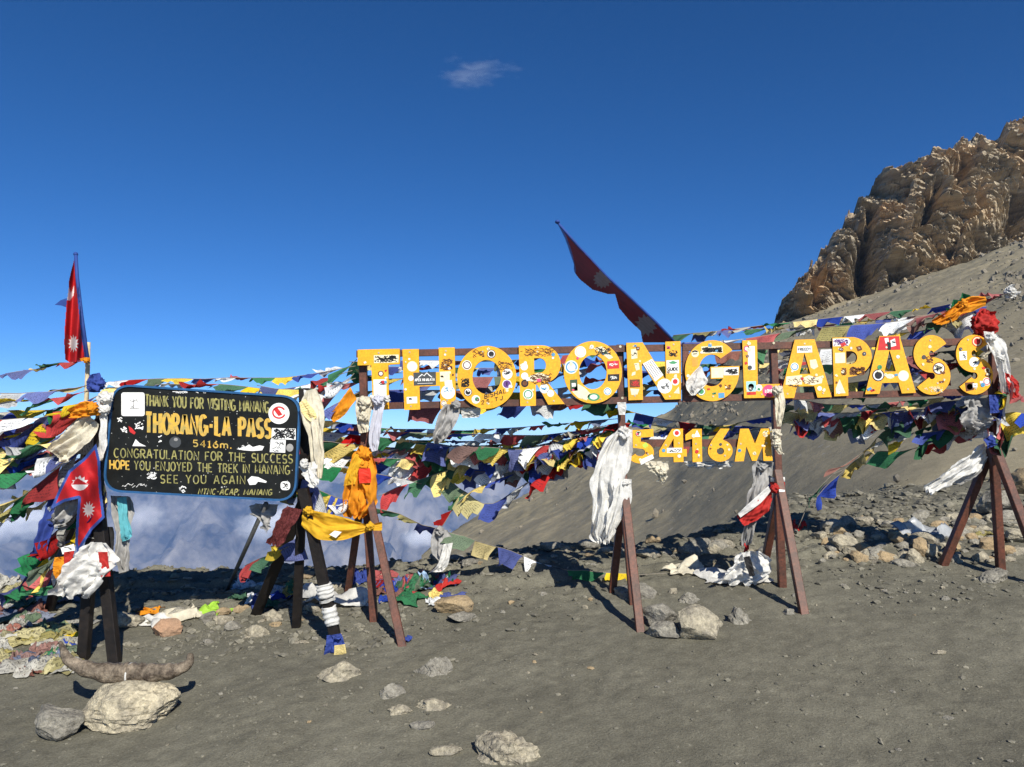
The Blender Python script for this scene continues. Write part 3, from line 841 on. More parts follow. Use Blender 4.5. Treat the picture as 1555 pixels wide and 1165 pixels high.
def catmull(P, n):
    P = [np.array(p, float) for p in P]
    P = [2 * P[0] - P[1]] + P + [2 * P[-1] - P[-2]]
    out = []
    m = len(P) - 3
    for i in range(n):
        s = i / (n - 1) * m; k = min(int(s), m - 1); t = s - k
        a, b, c, d = P[k:k + 4]
        out.append(.5 * (2 * b + (c - a) * t + (2 * a - 5 * b + 4 * c - d) * t * t + (3 * b - a - 3 * c + d) * t ** 3))
    return np.array(out)

def lump_geo(c, rx, ry, rz, seed, amp=.3, sub=3, freq=1.6):
    bm = bmesh.new(); bmesh.ops.create_icosphere(bm, subdivisions=sub, radius=1)
    V = np.array([v.co[:] for v in bm.verts]); f = [tuple(v.index for v in q.verts) for q in bm.faces]
    bm.free()
    d = 1 + amp * fbm(V[:, 0] * freq + seed * 3.7, V[:, 1] * freq, V[:, 2] * freq + seed, octv=4, seed=100 + seed % 50)
    V = V * d[:, None] * np.array([rx, ry, rz]) + np.array(c)
    return V, f

def knot(name, px, py, Y, r, mt, parent=None, seed=1, rz=None, **tags):
    r = r * .82; rz = (rz or r / .82) * .82
    V, f = lump_geo((0, 0, 0), 1, 1, 1, seed, .5, 4, 2.2)
    th = np.arctan2(V[:, 1], V[:, 0])
    q = ridged(np.cos(th) * 1.3 + V[:, 2] * 1.6 + seed, np.sin(th) * 1.3 - V[:, 2] * .7, V[:, 2] * 1.4, octv=3, seed=seed % 60 + 7)     # twisted folds of cloth
    V = V * (.72 + .42 * q)[:, None] * np.array([r, r * .9, rz]) + np.array(at(px, py, Y))
    return mk(name, V, f, mt, parent)

# ------------------------------------------------------------------ the big letter sign
SY = 7.05          # depth of the letters' faces
sign = empty('letter_sign', gnd(1040, 915), 'long sign of bold yellow letters reading THORONG LA PASS 5416M on brown steel tripods', 'sign')
RAILY = SY + .032
def px_plate(name, poly, Y, th, mt, parent): return plate(name, [poly], Y, th, mt, parent)
# rails, in two butted panels with upright ends
for (x0, x1) in ((541, 1034.5), (1037, 1512)):
    tl = lambda x: 532.5 + (512.8 - 532.5) * (x - 541) / 971
    bl = lambda x: 612.5 + (589.5 - 612.5) * (x - 541) / 971
    px_plate('rail', [(x0, tl(x0)), (x1, tl(x1)), (x1, tl(x1) + 10), (x0, tl(x0) + 10)], RAILY, .045, M_steel, sign)
    px_plate('rail', [(x0, bl(x0)), (x1, bl(x1)), (x1, bl(x1) + 10), (x0, bl(x0) + 10)], RAILY, .045, M_steel, sign)
    for xa in ((1026.5, 1034.5) if x0 < 600 else (1037, 1046),):
        px_plate('end_upright', [(xa[0], tl(xa[0]) + 10.3), (xa[1], tl(xa[1]) + 10.3), (xa[1], bl(xa[1]) - .3), (xa[0], bl(xa[0]) - .3)], RAILY, .045, M_steel, sign)
px_plate('number_rail', [(951, 667), (1172, 667), (1172, 678.5), (951, 678.5)], RAILY, .045, M_steel, sign)
PY = RAILY + .0465 + .035
def P3(px, py, Y): return at(px, py, Y)
bar('post', at(551, 533, PY), at(555.5, 742, PY), .072, .068, M_steel, sign)
bar('post', at(941, 524, PY), at(946.5, 742, PY), .066, .066, M_steel, sign)
bar('post', at(1173.5, 520, PY), at(1182, 742, PY), .066, .066, M_steel, sign)
bar('post', at(1508, 512, PY), at(1509, 690, PY), .064, .064, M_steel, sign)
def foot(px, py, sink=.05):
    p = gnd(px, py); p.z -= sink; return p
def leg(px0, py0, Y0, px1, py1, mt=None, w=.07, parent=None, name='leg', d=None):
    return bar(name, at(px0, py0, Y0), foot(px1, py1), w, d or w * .92, mt or M_steel, parent or sign)
leg(554, 722, PY - .075, 613, 981); leg(554, 725, PY + .02, 568.5, 943); leg(552, 735, PY + .075, 528, 897)
leg(946, 725, PY - .075, 973, 959); leg(945, 730, PY + .0, 962, 917); leg(948, 735, PY + .075, 929, 899)
leg(1180, 715, PY - .075, 1222, 932); leg(1180, 725, PY + .0, 1188, 891); leg(1184, 740, PY + .075, 1160, 853)
leg(1508, 672, PY - .075, 1594, 893); leg(1508, 675, PY + .0, 1519.5, 864); leg(1506, 680, PY + .075, 1429, 858)

def s_loop(x0, y0, x1, y1, w):
    h = y1 - y0; cx = (x0 + x1) / 2; c = .25 + w / (4 * h); ry = c * h - w / 2; rx = (x1 - x0) / 2 - w / 2
    cl = E(cx - 1, y0 + c * h, rx - 1, ry, -32, -262, 22) + E(cx, y1 - c * h, rx, ry, -82, 146, 22)
    L, Rr = ribbon_sides(cl, w)
    return L + Rr[::-1]
LET = [
 ('T', [[(543, 531), (607, 529.5), (607, 553), (589.5, 553.8), (591, 622), (566, 623), (564, 554.5), (543, 555)]]),
 ('H', [[(611, 530.5), (636, 530), (636.5, 566), (667, 565), (666, 528), (690.5, 527.5), (692.5, 620.5), (669, 621.3), (668, 586), (637, 587), (638, 622), (614, 622.7)]]),
 ('O', [arc(739.2, 573, 45, 47.8, 0, 354, 46), arc(739.2, 572.6, 21.6, 26, 0, 352, 36)]),
 ('R', [[(787.7, 525), (822, 524.5)] + E(823, 553.3, 28.6, 28.7, -88, 72, 18) + [(857.5, 613.5), (832.5, 614.5), (815.5, 584), (813.6, 584.5), (813.8, 616.3), (790, 616.9)],
        [(811, 544), (819, 543.8)] + E(820, 555, 9.2, 11, -85, 85, 10) + [(811.3, 566.2)]]),
 ('O', [arc(900.3, 565.4, 44.2, 47.3, 0, 354, 46), arc(900.3, 565.2, 21, 26, 0, 352, 36)]),
 ('N', [[(951, 520.8), (976, 520), (1011, 577), (1010.3, 519), (1033.3, 518.3), (1034, 606), (1010, 607), (974.8, 551), (976.5, 607.2), (954.5, 608)]]),
 ('G', [arc(1081.5, 563, 41.3, 46.4, -42, -359, 40) + [(1123, 555.8), (1079, 557.2), (1079.3, 575.5), (1098, 574.8)] + arc(1081, 562.6, 19.8, 24.2, 30, 312, 28)]),
 ('L', [[(1127.3, 517), (1149.6, 516.3), (1150.8, 583.8), (1184, 583), (1185, 603.6), (1130, 604.8)]]),
 ('A', [[(1206.8, 516), (1237, 515.2), (1263, 603), (1241.5, 604), (1236.5, 586.4), (1210.2, 587), (1206, 604.5), (1184.5, 605)], [(1221.6, 536), (1214, 568.3), (1230.8, 567.7)]]),
 ('P', [[(1264, 513), (1291, 512)] + E(1292, 541.8, 31.8, 30, -86, 84, 20) + [(1287.6, 573), (1288.4, 601), (1267, 602)], [(1284.8, 533.5), (1291, 533.2)] + E(1292, 543, 9.8, 9.8, -84, 84, 10) + [(1285.2, 553.2)]]),
 ('A', [[(1335.3, 510.4), (1366, 509.4), (1391, 596.6), (1369.5, 597.6), (1364.6, 581), (1339.4, 581.7), (1335.6, 598), (1313.8, 598.7)], [(1350.8, 531.5), (1343.3, 564.6), (1360.6, 564)]]),
 ('S', [s_loop(1387.3, 508.8, 1443.4, 599.6, 23.5)]),
 ('S', [s_loop(1451.8, 508.4, 1508, 599.2, 23.5)]),
 ('5', [[(960.5, 653.3), (992, 651.5), (992.5, 663.5), (973.5, 664.5), (972.8, 671)] + E(972.5, 687.3, 20.5, 16.6, -88, 150, 22) + [(953.5, 697), (965, 689)] + E(972, 687, 8, 6, 170, -90, 10)[:-1] + [(961.3, 680)]]),
 ('4', [[(1020.5, 651.4), (1037, 651), (1037.6, 682), (1043, 682), (1043.2, 693.3), (1037.8, 693.4), (1038, 701.6), (1023, 702), (1022.8, 693.8), (1001.2, 694), (1001, 684.5)], [(1023, 666), (1013, 682.8), (1023.2, 682.5)]]),
 ('1', [[(1052, 651.5), (1065.6, 651.2), (1066.4, 701.6), (1051.8, 702), (1051.4, 666), (1041, 669), (1040.8, 660.5)]]),
 ('6', [[(1094, 651), (1108, 651)] + [(1097.5, 667.5)] + E(1093.8, 684.6, 18.8, 16.6, -70, 190, 26) + [(1076.4, 678), (1081, 669)], arc(1094, 685, 5.6, 5.4, 0, 350, 16)]),
 ('M', [[(1124, 651.2), (1137, 651), (1146.5, 674), (1155.5, 651), (1168, 650.8), (1173.4, 699.6), (1159.5, 700), (1158, 678), (1149, 699.8), (1142, 699.9), (1133.5, 678), (1129.5, 700.5), (1115.6, 701)]]),
]
letters = []
for ch, loops in LET:
    letters.append(plate('letter', loops, SY, .026, [M_yellow, M_edge], sign))
T_, H_, O1, R_, O2, N_, G_, L_, A1, P_, A2, S1, S2, D5, D4, D1, D6, DM = letters
STY = [SY - .0016]
def stk(par, poly, mt, lift=0.0, name='sticker'):
    V, f, mi = slab_geo([poly], SY - .0016 - lift, .0012 + lift * .9)
    return mk(name, V, f, [mt], par, smooth=False)
def disc(par, x, y, r, mt, ring=None, core=None, ry=None):
    o = stk(par, arc(x, y, r, ry or r, 0, 345, 24), mt)
    if ring: stk_sub(o, arc(x, y, r * .84, (ry or r) * .84, 0, 345, 24), ring, 1)
    if core: stk_sub(o, arc(x, y, r * .62, (ry or r) * .62, 0, 345, 20), core, 2)
    return o
def stk_sub(o, poly, mt, lv):
    # printed shape: added to the sticker's own mesh
    V, f, mi = slab_geo([poly], SY - .0016 - .0006 * lv, .0005)
    me = o.data; org = ORG[o.name]
    k = len(me.vertices)
    v0 = [tuple(v.co) for v in me.vertices] + [tuple(Vector(p) - org) for p in V]
    f0 = [tuple(p.vertices) for p in me.polygons] + [tuple(i + k for i in q) for q in f]
    m0 = [p.material_index for p in me.polygons]
    mats = list(me.materials)
    if mt not in mats: mats.append(mt)
    m0 += [mats.index(mt)] * len(f)
    nm = bpy.data.meshes.new(o.name); nm.from_pydata(v0, [], f0)
    for q in mats: nm.materials.append(q)
    nm.polygons.foreach_set('material_index', m0); nm.update()
    o.data = nm
    return o
def ink(par, mt, fn, name='writing'):
    g = Geo(); fn(g)
    if g.f: g.make(name, [mt], par)
IY = SY - .0036
# T H
stk(T_, [(567.6, 539.5), (605.5, 538.5), (605, 550.5), (568, 551.5)], M_creamp); ink(T_, M_inkb, lambda g: scribble(g, 568, 540, 604, 550.5, 60, 1.1, IY, 1))
disc(T_, 578.3, 567.5, 4.4, M_inkbr, None, M_whitep)
stk(T_, [(567, 576.5), (586.5, 576), (587, 604.5), (567.6, 605)], M_whitep); ink(T_, M_inkb, lambda g: (scribble(g, 568, 578, 586, 584, 12, 1.2, IY, 2), scribble(g, 568, 599, 586, 600, 6, .5, IY, 22)))
disc(H_, 626, 556.5, 8, M_creamp, M_whitep); disc(H_, 624, 574.5, 4, M_whitep)
a_ = stk(H_, [(627.7, 566), (661.9, 564.6), (662.2, 584.5), (628.5, 585.6)], M_greyp, .001)
ink(H_, M_whitep, lambda g: (write(g, 'APEX HIMALAYA', (630, 579.2), (660, 578.4), 4.2, 4.2, .85, IY - .002), g.ribbon([(635, 573.6), (641, 568.5), (644, 571), (648, 566.3), (652, 570), (656, 573)], 1.4, IY - .002), g.ribbon([(634, 582.6), (657, 581.9)], .7, IY - .002)), 'lettering')
stk(H_, [(617.4, 603), (633.4, 602.4), (633.6, 612.4), (617.8, 613)], M_whitep); ink(H_, M_inkb, lambda g: scribble(g, 619, 604, 626, 608, 6, .8, IY, 3))
stk(H_, [(668, 564.6), (682.6, 564), (683, 579), (668.2, 579.6)], M_creamp, .0004); ink(H_, M_inkb, lambda g: scribble(g, 669, 570, 678, 573, 7, 1, IY - .001, 4))
disc(H_, 680.4, 595.5, 10.6, M_whitep); ink(H_, M_bluep, lambda g: scribble(g, 674, 587, 688, 595, 10, .9, IY, 5))
stk(H_, [(675, 579), (686, 577), (687.5, 588), (676, 589)], M_whitep, .0006)
ink(H_, M_inkbr, lambda g: scribble(g, 668.5, 545, 687.5, 562, 60, .9, IY, 6)); disc(H_, 674, 612.7, 4.2, M_whitep, M_inkbr, M_whitep)
# O R O
disc(O1, 709, 554.5, 7.2, M_whitep, M_inkbr, M_whitep); disc(O1, 746, 537.7, 6.6, M_inkb, M_whitep, M_inkb); disc(O1, 710.6, 595.6, 6.2, M_inkb, M_whitep, M_inkb)
disc(O1, 722.6, 606.6, 6.4, M_whitep); disc(O1, 770.5, 568, 7.8, M_whitep); disc(O1, 769.8, 583.4, 7, M_whitep, M_purplep)
ink(O1, M_inkb, lambda g: (scribble(g, 765, 564, 776, 570, 14, 1, IY - .001, 7), scribble(g, 700, 575, 713, 588, 40, 1.0, IY, 8), g.ribbon([(769.8, 580), (769.8, 586)], 1.4, IY - .002)))
ink(O1, M_inkb, lambda g: write(g, 'BISHAL', (736, 605.5), (768, 596.5), 6.4, 6.4, 1.05, IY, gap=.28), 'lettering'); ink(O1, M_inkb, lambda g: (write(g, '25.TJ', (731, 614.5), (763, 606.8), 5.6, 5.6, 1.05, IY, gap=.5)), 'lettering')
ink(O1, M_inkbr, lambda g: (scribble(g, 755, 548, 779, 566, 36, .7, IY, 9), scribble(g, 716, 530, 736, 544, 26, .6, IY, 10)))
disc(R_, 796, 557, 5.6, M_whitep); disc(R_, 796.8, 571, 5.4, M_whitep); disc(R_, 797, 582.3, 5.8, M_inkb, None, M_inkbr); disc(R_, 802, 598.8, 7.8, M_whitep, M_greenp, M_whitep)
disc(R_, 826.6, 590.3, 7.2, M_whitep); disc(R_, 836, 597.4, 5.6, M_creamp, M_whitep)
ink(R_, M_bluep, lambda g: scribble(g, 821, 588, 832, 593, 12, 1, IY - .001, 11))
stk(R_, [(805, 571), (818, 566), (834, 570), (832, 577), (815, 579), (806, 580)], M_creamp)
ink(R_, M_inkbr, lambda g: (scribble(g, 804, 567, 838, 585, 70, .9, IY, 12), scribble(g, 790, 528, 842, 541, 60, .6, IY, 13)))
disc(O2, 881.4, 534.4, 8.6, M_whitep, M_creamp, M_whitep); disc(O2, 867.6, 557.6, 10.2, M_whitep, M_bluep, M_whitep)
stk(O2, [(922, 548.8), (940, 547.6), (940.2, 559.4), (922.4, 560.4)], M_redp); ink(O2, M_whitep, lambda g: scribble(g, 924, 552, 938, 556, 14, .9, IY, 14))
stk(O2, [(923, 568.6), (940.6, 568), (940.4, 578.6), (923, 579)], M_inkb); ink(O2, M_whitep, lambda g: scribble(g, 926, 571, 938, 576, 12, .9, IY, 15))
stk(O2, [(865.4, 577), (876.6, 576), (877.4, 593.4), (866, 594.4)], M_dgreenp); stk(O2, [(868, 582), (874, 581.6), (874.4, 587), (868.4, 587.4)], M_whitep, .0008)
stk(O2, [(868, 594), (878, 583), (888, 589), (897, 598), (891, 608), (878, 604)], M_creamp)
disc(O2, 922.6, 594.4, 5.8, M_whitep, M_bluep, M_whitep); disc(O2, 901.5, 603, 9.5, M_greenp, None, M_whitep, ry=6)
stk(O2, [(901, 529), (914, 526), (923, 534), (931, 543), (925, 546), (913, 536)], M_creamp); ink(O2, M_inkb, lambda g: scribble(g, 904, 527, 928, 540, 40, .9, IY, 16))
# N G L
stk(N_, [(976, 552.5), (990, 545), (1007.5, 569.5), (995, 579.5)], M_whitep)
def nlines(g):
    for k in range(5):
        g.ribbon([(979 + k * 2.6, 553 - k * 1.5), (993.5 + k * 2.5, 575 - k * 2.1)], .5, IY)
ink(N_, M_inkb, nlines)
stk(N_, [(1012, 547.4), (1031, 546.8), (1031.4, 566.6), (1012.4, 567.2)], M_whitep); ink(N_, M_inkb, lambda g: write(g, 'GUIDE', (1014, 563), (1029.6, 562.6), 4.6, 4.6, 1, IY), 'lettering')
stk(N_, [(1015, 551), (1022, 547.8), (1029, 550.6), (1024, 553), (1019, 552.6)], M_greenp, .0006)
disc(N_, 1009.4, 586.4, 11.2, M_whitep); disc(N_, 1025.4, 579.4, 6, M_whitep, None, M_redp); stk(N_, [(956, 576.6), (971.6, 576), (972, 588), (956.4, 588.6)], M_inkbr)
ink(N_, M_redp, lambda g: scribble(g, 957, 578, 971, 587, 16, 1, IY, 17)); ink(N_, M_inkb, lambda g: (scribble(g, 1002, 580, 1017, 592, 12, .8, IY, 18), scribble(g, 1014, 532, 1029, 541, 26, 1, IY, 19)))
for q in ([(958, 531), (967.5, 529), (968, 544), (959, 545.5)], [(963, 552), (970, 551), (971.6, 561), (966, 563)], [(957, 590), (971, 591), (968, 599), (959, 600)], [(1023, 597), (1031, 587), (1032, 598)], [(960, 566), (965, 564), (965, 569), (959, 571)]): stk(N_, q, M_creamp)
ink(N_, M_inkb, lambda g: scribble(g, 959, 532, 967, 542, 10, .8, IY, 20))
disc(G_, 1055.6, 537, 5.6, M_creamp); ink(G_, M_inkb, lambda g: (g.ribbon([(1051.5, 534.5), (1055, 532.8), (1059.6, 534)], 2.2, IY - .001), g.ribbon([(1052.5, 537.6), (1058.6, 537.2)], 1.1, IY - .001)))
stk(G_, [(1064.5, 526.5), (1097, 525), (1098, 535.8), (1066, 537)], M_creamp); ink(G_, M_inkb, lambda g: scribble(g, 1066, 527.5, 1097, 535, 110, 1.3, IY, 23))
stk(G_, [(1080, 558.6), (1098, 558), (1098.4, 573.4), (1080.4, 574)], M_creamp); stk(G_, [(1098.6, 558.4), (1121.6, 557.6), (1121.4, 569.6), (1098.8, 570)], M_whitep)
ink(G_, M_inkb, lambda g: scribble(g, 1099.5, 559.5, 1121, 568.5, 40, 1, IY, 24)); disc(G_, 1065, 594.6, 6.4, M_greenp, M_whitep, M_greenp); stk(G_, [(1090.8, 597), (1100, 596.4), (1100.4, 604.2), (1091.2, 604.8)], M_bluep)
stk(G_, [(1050.5, 544), (1060, 543), (1060, 556), (1051, 557)], mat('orange_paper', (.72, .32, .05), .6, .2, 30)); ink(G_, M_inkbr, lambda g: scribble(g, 1099, 584, 1111, 592, 18, .9, IY, 25))
disc(L_, 1134, 529.6, 4.6, M_pinkp, None, M_whitep); stk(L_, [(1135.4, 526), (1146, 525.4), (1147, 561.6), (1136.4, 562.2)], M_whitep)
a_ = stk(L_, [(1133, 579.4), (1147.8, 578.8), (1148.4, 594.4), (1133.8, 595)], mat('aqua_paper', (.35, .66, .66), .6, .1, 30)); disc(L_, 1140.6, 587, 4.4, M_redp); disc(L_, 1152.5, 589, 5.2, M_whitep)
stk(L_, [(1134, 595.8), (1148, 595.2), (1148, 599.4), (1134, 600)], M_redp)
disc(L_, 1167.6, 594, 9.6, M_pinkp); ink(L_, M_whitep, lambda g: write(g, 'LOVE', (1162, 596.4), (1173.4, 596), 4.6, 4.6, 1.3, IY - .001), 'lettering')
# A P A S S
stk(A1, [(1210.6, 526), (1233, 525.2), (1233.4, 535.2), (1210.4, 536)], M_whitep); ink(A1, M_inkb, lambda g: write(g, 'FREEDY', (1212, 532.6), (1231.6, 532), 4, 4, .75, IY), 'lettering')
disc(A1, 1206.8, 557, 6.2, M_whitep, M_bluep, M_whitep); stk(A1, [(1229.4, 547), (1239, 545.6), (1242.6, 557), (1236, 561), (1231, 558)], M_creamp)
stk(A1, [(1194, 572), (1218, 569.6), (1218, 584), (1193, 584.4)], M_creamp); stk(A1, [(1219, 574), (1228, 570), (1240, 573), (1250, 570), (1248, 582), (1234, 585), (1221, 582)], M_creamp)
ink(A1, M_inkbr, lambda g: scribble(g, 1196, 573, 1244, 583, 34, .6, IY, 26)); ink(A1, M_inkb, lambda g: scribble(g, 1196, 584, 1214, 588, 14, .7, IY, 27))
stk(P_, [(1264.6, 514.6), (1288, 514), (1292, 518), (1288, 525.4), (1265, 526)], M_whitep); ink(P_, M_purplep, lambda g: scribble(g, 1265.5, 515.5, 1288, 525, 55, 1, IY, 28))
stk(P_, [(1268, 536), (1283.4, 535.4), (1283.8, 551.2), (1268.4, 551.8)], M_creamp); ink(P_, M_inkbr, lambda g: (scribble(g, 1277, 559, 1285.6, 570, 34, 1.1, IY, 29), scribble(g, 1289.5, 557, 1314, 570, 75, 1.2, IY, 30)))
stk(P_, [(1269, 590), (1275, 576), (1281, 590), (1284, 597), (1270, 598)], M_creamp)
stk(A2, [(1336, 511.4), (1365.4, 510.6), (1367.4, 531), (1333, 532)], M_redp); stk(A2, [(1343, 514), (1349, 513), (1350, 520), (1345, 522)], M_whitep, .0006); stk(A2, [(1352, 517), (1359, 514), (1361, 525), (1353, 527)], M_whitep, .0006)
ink(A2, M_inkb, lambda g: (g.ribbon([(1347, 521), (1350.5, 522), (1350.5, 531)], 5, IY - .001), scribble(g, 1352, 516, 1360, 525, 10, 1, IY - .001, 31)))
disc(A2, 1333.8, 570, 9.2, M_inkb, M_whitep, M_inkb); disc(A2, 1333.8, 570.6, 4, M_whitep); disc(A2, 1351.8, 571.4, 6.4, M_creamp, ry=3.6); disc(A2, 1372, 570.7, 8.2, M_creamp, M_whitep)
disc(S1, 1425.8, 559.6, 9.4, M_inkbr, M_whitep, M_creamp); ink(S1, M_inkb, lambda g: scribble(g, 1419, 555, 1432, 564, 20, 1, IY - .001, 32)); ink(S1, M_inkbr, lambda g: scribble(g, 1402, 541, 1418, 552, 16, .9, IY, 33))
ink(S1, M_creamp, lambda g: (scribble(g, 1402, 586, 1432, 596, 22, .7, IY, 34)))
disc(S2, 1484, 518.6, 8, M_redp, M_creamp, M_redp); stk(S2, [(1456.6, 534), (1468, 533), (1468.4, 546.4), (1457.4, 547.4)], M_whitep); ink(S2, M_inkb, lambda g: scribble(g, 1458, 535, 1467, 545, 10, .7, IY, 35))
disc(S2, 1479.3, 550, 7.6, M_whitep); ink(S2, M_inkb, lambda g: scribble(g, 1474, 547, 1484, 552, 10, .9, IY - .001, 36)); disc(S2, 1499.4, 562.6, 4, M_creamp, None, M_inkbr); disc(S2, 1498.6, 579.4, 6.2, M_whitep, M_redp, M_whitep)
stk(S2, [(1465.4, 581), (1479.4, 580.4), (1479, 592), (1467, 594.6)], M_inkbr); disc(S2, 1472.6, 587.4, 4.6, M_whitep)
# number panel
disc(D5, 969.5, 658.5, 4.6, M_inkb, M_creamp, M_inkb); stk(D5, [(971, 699), (990.6, 690), (993, 696), (973.6, 706)], M_whitep); stk(D5, [(975, 676), (981, 671.5), (984.6, 677), (979, 681)], mat('lime_paper', (.45, .62, .08), .6, .1, 30))
disc(D4, 1027.8, 657.6, 5.4, M_whitep, None, M_redp); stk(D4, [(1012.6, 680.4), (1035.4, 680), (1035.6, 687.6), (1012.8, 688)], M_whitep); ink(D4, M_inkb, lambda g: scribble(g, 1014, 682, 1034, 687, 24, .7, IY, 37))
stk(D1, [(1058.4, 653), (1063.6, 663.4), (1053.4, 663.8)], M_whitep); ink(DM, M_creamp, lambda g: scribble(g, 1158, 654, 1167, 664, 14, 1.1, IY, 38))
# many more small stickers and pen marks, worn with age
def in_loops(loops, x, y):
    r = False
    for lp in loops:
        n = len(lp)
        for i in range(n):
            (xa, ya), (xb, yb) = lp[i], lp[(i + 1) % n]
            if (ya > y) != (yb > y) and x < (xb - xa) * (y - ya) / (yb - ya + 1e-12) + xa: r = not r
    return r
rc = random.Random(44)
pal = [M_whitep, M_whitep, M_creamp, M_creamp, M_redp, M_bluep, M_greenp, M_greyp, M_inkbr, M_pinkp]
for (ch, loops), par in zip(LET, letters):
    xs_ = [p[0] for p in loops[0]]; ys_ = [p[1] for p in loops[0]]
    small = ch in '5416M'
    cnt = 0
    for tries in range(400):
        if cnt >= (4 if small else 9): break
        x, y = rc.uniform(min(xs_), max(xs_)), rc.uniform(min(ys_), max(ys_)); r = rc.uniform(1.6, 3.6) * (.8 if small else 1)
        if not all(in_loops(loops, x + dx * r * 1.3, y + dy * r * 1.3) for dx, dy in ((1, 1), (1, -1), (-1, 1), (-1, -1), (0, 0))): continue
        cnt += 1
        m_ = rc.choice(pal); lift = .0012 + .0003 * cnt
        t = rc.random(); a = rc.uniform(-.5, .5); c_, s_ = math.cos(a), math.sin(a)
        if t < .35: stk(par, arc(x, y, r, r, 0, 340, 17), m_, lift)
        elif t < .8:
            w_, h_ = r * rc.uniform(.7, 1.3), r * rc.uniform(.5, 1.1)
            q_ = [(-w_, -h_), (w_ * rc.uniform(.8, 1), -h_), (w_, h_ * rc.uniform(.6, 1)), (-w_ * rc.uniform(.7, 1), h_)]
            stk(par, [(x + u * c_ - v * s_, y + u * s_ + v * c_) for u, v in q_], m_, lift)
        else:
            q_ = [(r * rc.uniform(.5, 1.2) * math.cos(k), r * rc.uniform(.4, 1.1) * math.sin(k)) for k in (0, .8, 1.7, 2.6, 3.5, 4.4, 5.3)]
            stk(par, [(x + u, y + v) for u, v in q_], M_creamp, lift)
        if rc.random() < .6: ink(par, M_inkb if m_ not in (M_greyp, M_inkbr) else M_whitep, lambda g: scribble(g, x - r * .7, y - r * .5, x + r * .7, y + r * .5, 5, .5, SY - .0016 - lift - .0006, int(x * 7 + y)), 'sticker_print')
# bolts that hold the letters to the rails
for par, pts in ((T_, [(575, 536), (578, 617)]), (H_, [(622, 535), (677, 533), (624, 617), (679, 608)]), (O1, [(733, 534), (740, 612)]), (R_, [(816, 534), (801, 611), (841, 609)]), (O2, [(896, 529), (912, 606)]),
                 (N_, [(962, 526), (1023, 523), (964, 601), (1017, 602)]), (G_, [(1079, 522), (1083, 602)]), (L_, [(1139, 523), (1157, 599)]), (A1, [(1222, 522), (1196, 598), (1250, 597)]), (P_, [(1274, 530), (1275, 594)]),
                 (A2, [(1326, 592), (1379, 591)]), (S1, [(1413, 517), (1424, 582)]), (S2, [(1470, 516), (1482, 590)]), (D5, [(966, 676), (984, 690)]), (D4, [(1011, 676), (1031, 673)]), (D1, [(1057, 674), (1061, 694)]), (D6, [(1080, 676), (1101, 692)]), (DM, [(1125, 674), (1164, 673), (1147, 690)])):
    for (x, y) in pts:
        V, f, mi = slab_geo([arc(x, y, 1.5, 1.5, 0, 315, 7)], SY - .004, .0038); mk('bolt', V, f, [M_bolt], par, smooth=False)
for (x, y) in ((942, 526.5), (945, 604.5), (1175, 521)): 
    V, f, mi = slab_geo([arc(x, y, 2, 2, 0, 315, 7)], RAILY - .006, .0058); mk('bolt', V, f, [M_bolt], sign, smooth=False)

# ------------------------------------------------------------------ the blackboard
BY = 6.52
bsign = empty('board_sign', gnd(290, 975), 'black board with blue rim and hand painted yellow writing on dark timber legs', 'sign')
def board_loop(inset=0.0, r=30):
    c = [(170.5, 583), (456.5, 602), (448.5, 762), (155.5, 746)]
    n = 4; out = []
    cx = sum(p[0] for p in c) / 4; cy = sum(p[1] for p in c) / 4
    q = []
    for i in range(4):
        a, b, d = np.array(c[i - 1]), np.array(c[i]), np.array(c[(i + 1) % 4])
        u = (a - b) / np.linalg.norm(a - b); v = (d - b) / np.linalg.norm(d - b)
        q.append(b + (u + v) * inset)
    for i in range(4):
        a, b, d = q[i - 1], q[i], q[(i + 1) % 4]
        u = (a - b) / np.linalg.norm(a - b); v = (d - b) / np.linalg.norm(d - b)
        rr = r - inset
        for k in range(9):
            t = k / 8
            p = b + u * rr * (1 - t) ** 2 + v * rr * t ** 2
            out.append((float(p[0]), float(p[1])))
    return out
plate('panel', [board_loop(1.5)], BY, .02, [M_black, M_black], bsign)
ring_o, ring_i = board_loop(-.5), board_loop(2.6)
V, f, mi = slab_geo([ring_o, ring_i], BY - .012, .045)
mk('rim', V, f, [M_rim], bsign, smooth=False)
WY = BY - .0012
def line(name, text, p0, p1, h0, h1, w, mt, **kw):
    g = Geo(); write(g, text, p0, p1, h0, h1, w, WY, **kw); g.make(name, [mt], bsign)
line('lettering', 'THANK YOU FOR VISITING MANANG', (221, 615.8), (408, 626.6), 16.5, 16, 2.3, M_olivep, jit=.03, seed=1, gap=.22)
line('lettering', 'THORANG-LA PASS', (221.5, 657), (411, 664.4), 30, 27, 5.5, M_goldp, jit=.012, seed=2, gap=.3)
line('lettering', '5416m.', (293.5, 678.2), (351, 681.2), 10, 10, 1.9, M_goldp, seed=3, gap=.32)
line('lettering', 'CONGRATULATION FOR THE SUCCESS', (173.5, 694.2), (444, 703.8), 13.5, 13, 1.85, M_olivep, jit=.03, seed=4, gap=.26)
line('lettering', 'HOPE', (167, 712.4), (196.5, 713), 13.5, 13, 2.4, M_goldp, jit=.03, seed=5, gap=.2)
line('lettering', 'YOU ENJOYED THE TREK IN MANANG', (204, 713.4), (439.5, 720.4), 13.3, 13.3, 1.85, M_olivep, jit=.03, seed=6, gap=.26)
line('lettering', 'SEE YOU AGAIN', (244, 733.4), (372, 735.4), 12.4, 12.4, 1.8, M_olivep, jit=.03, seed=7, gap=.34)
line('lettering', 'NTNC-ACAP, MANANG', (301, 750.6), (412, 752), 8.4, 8.6, 1.6, M_olivep, slant=.22, seed=8, gap=.26)
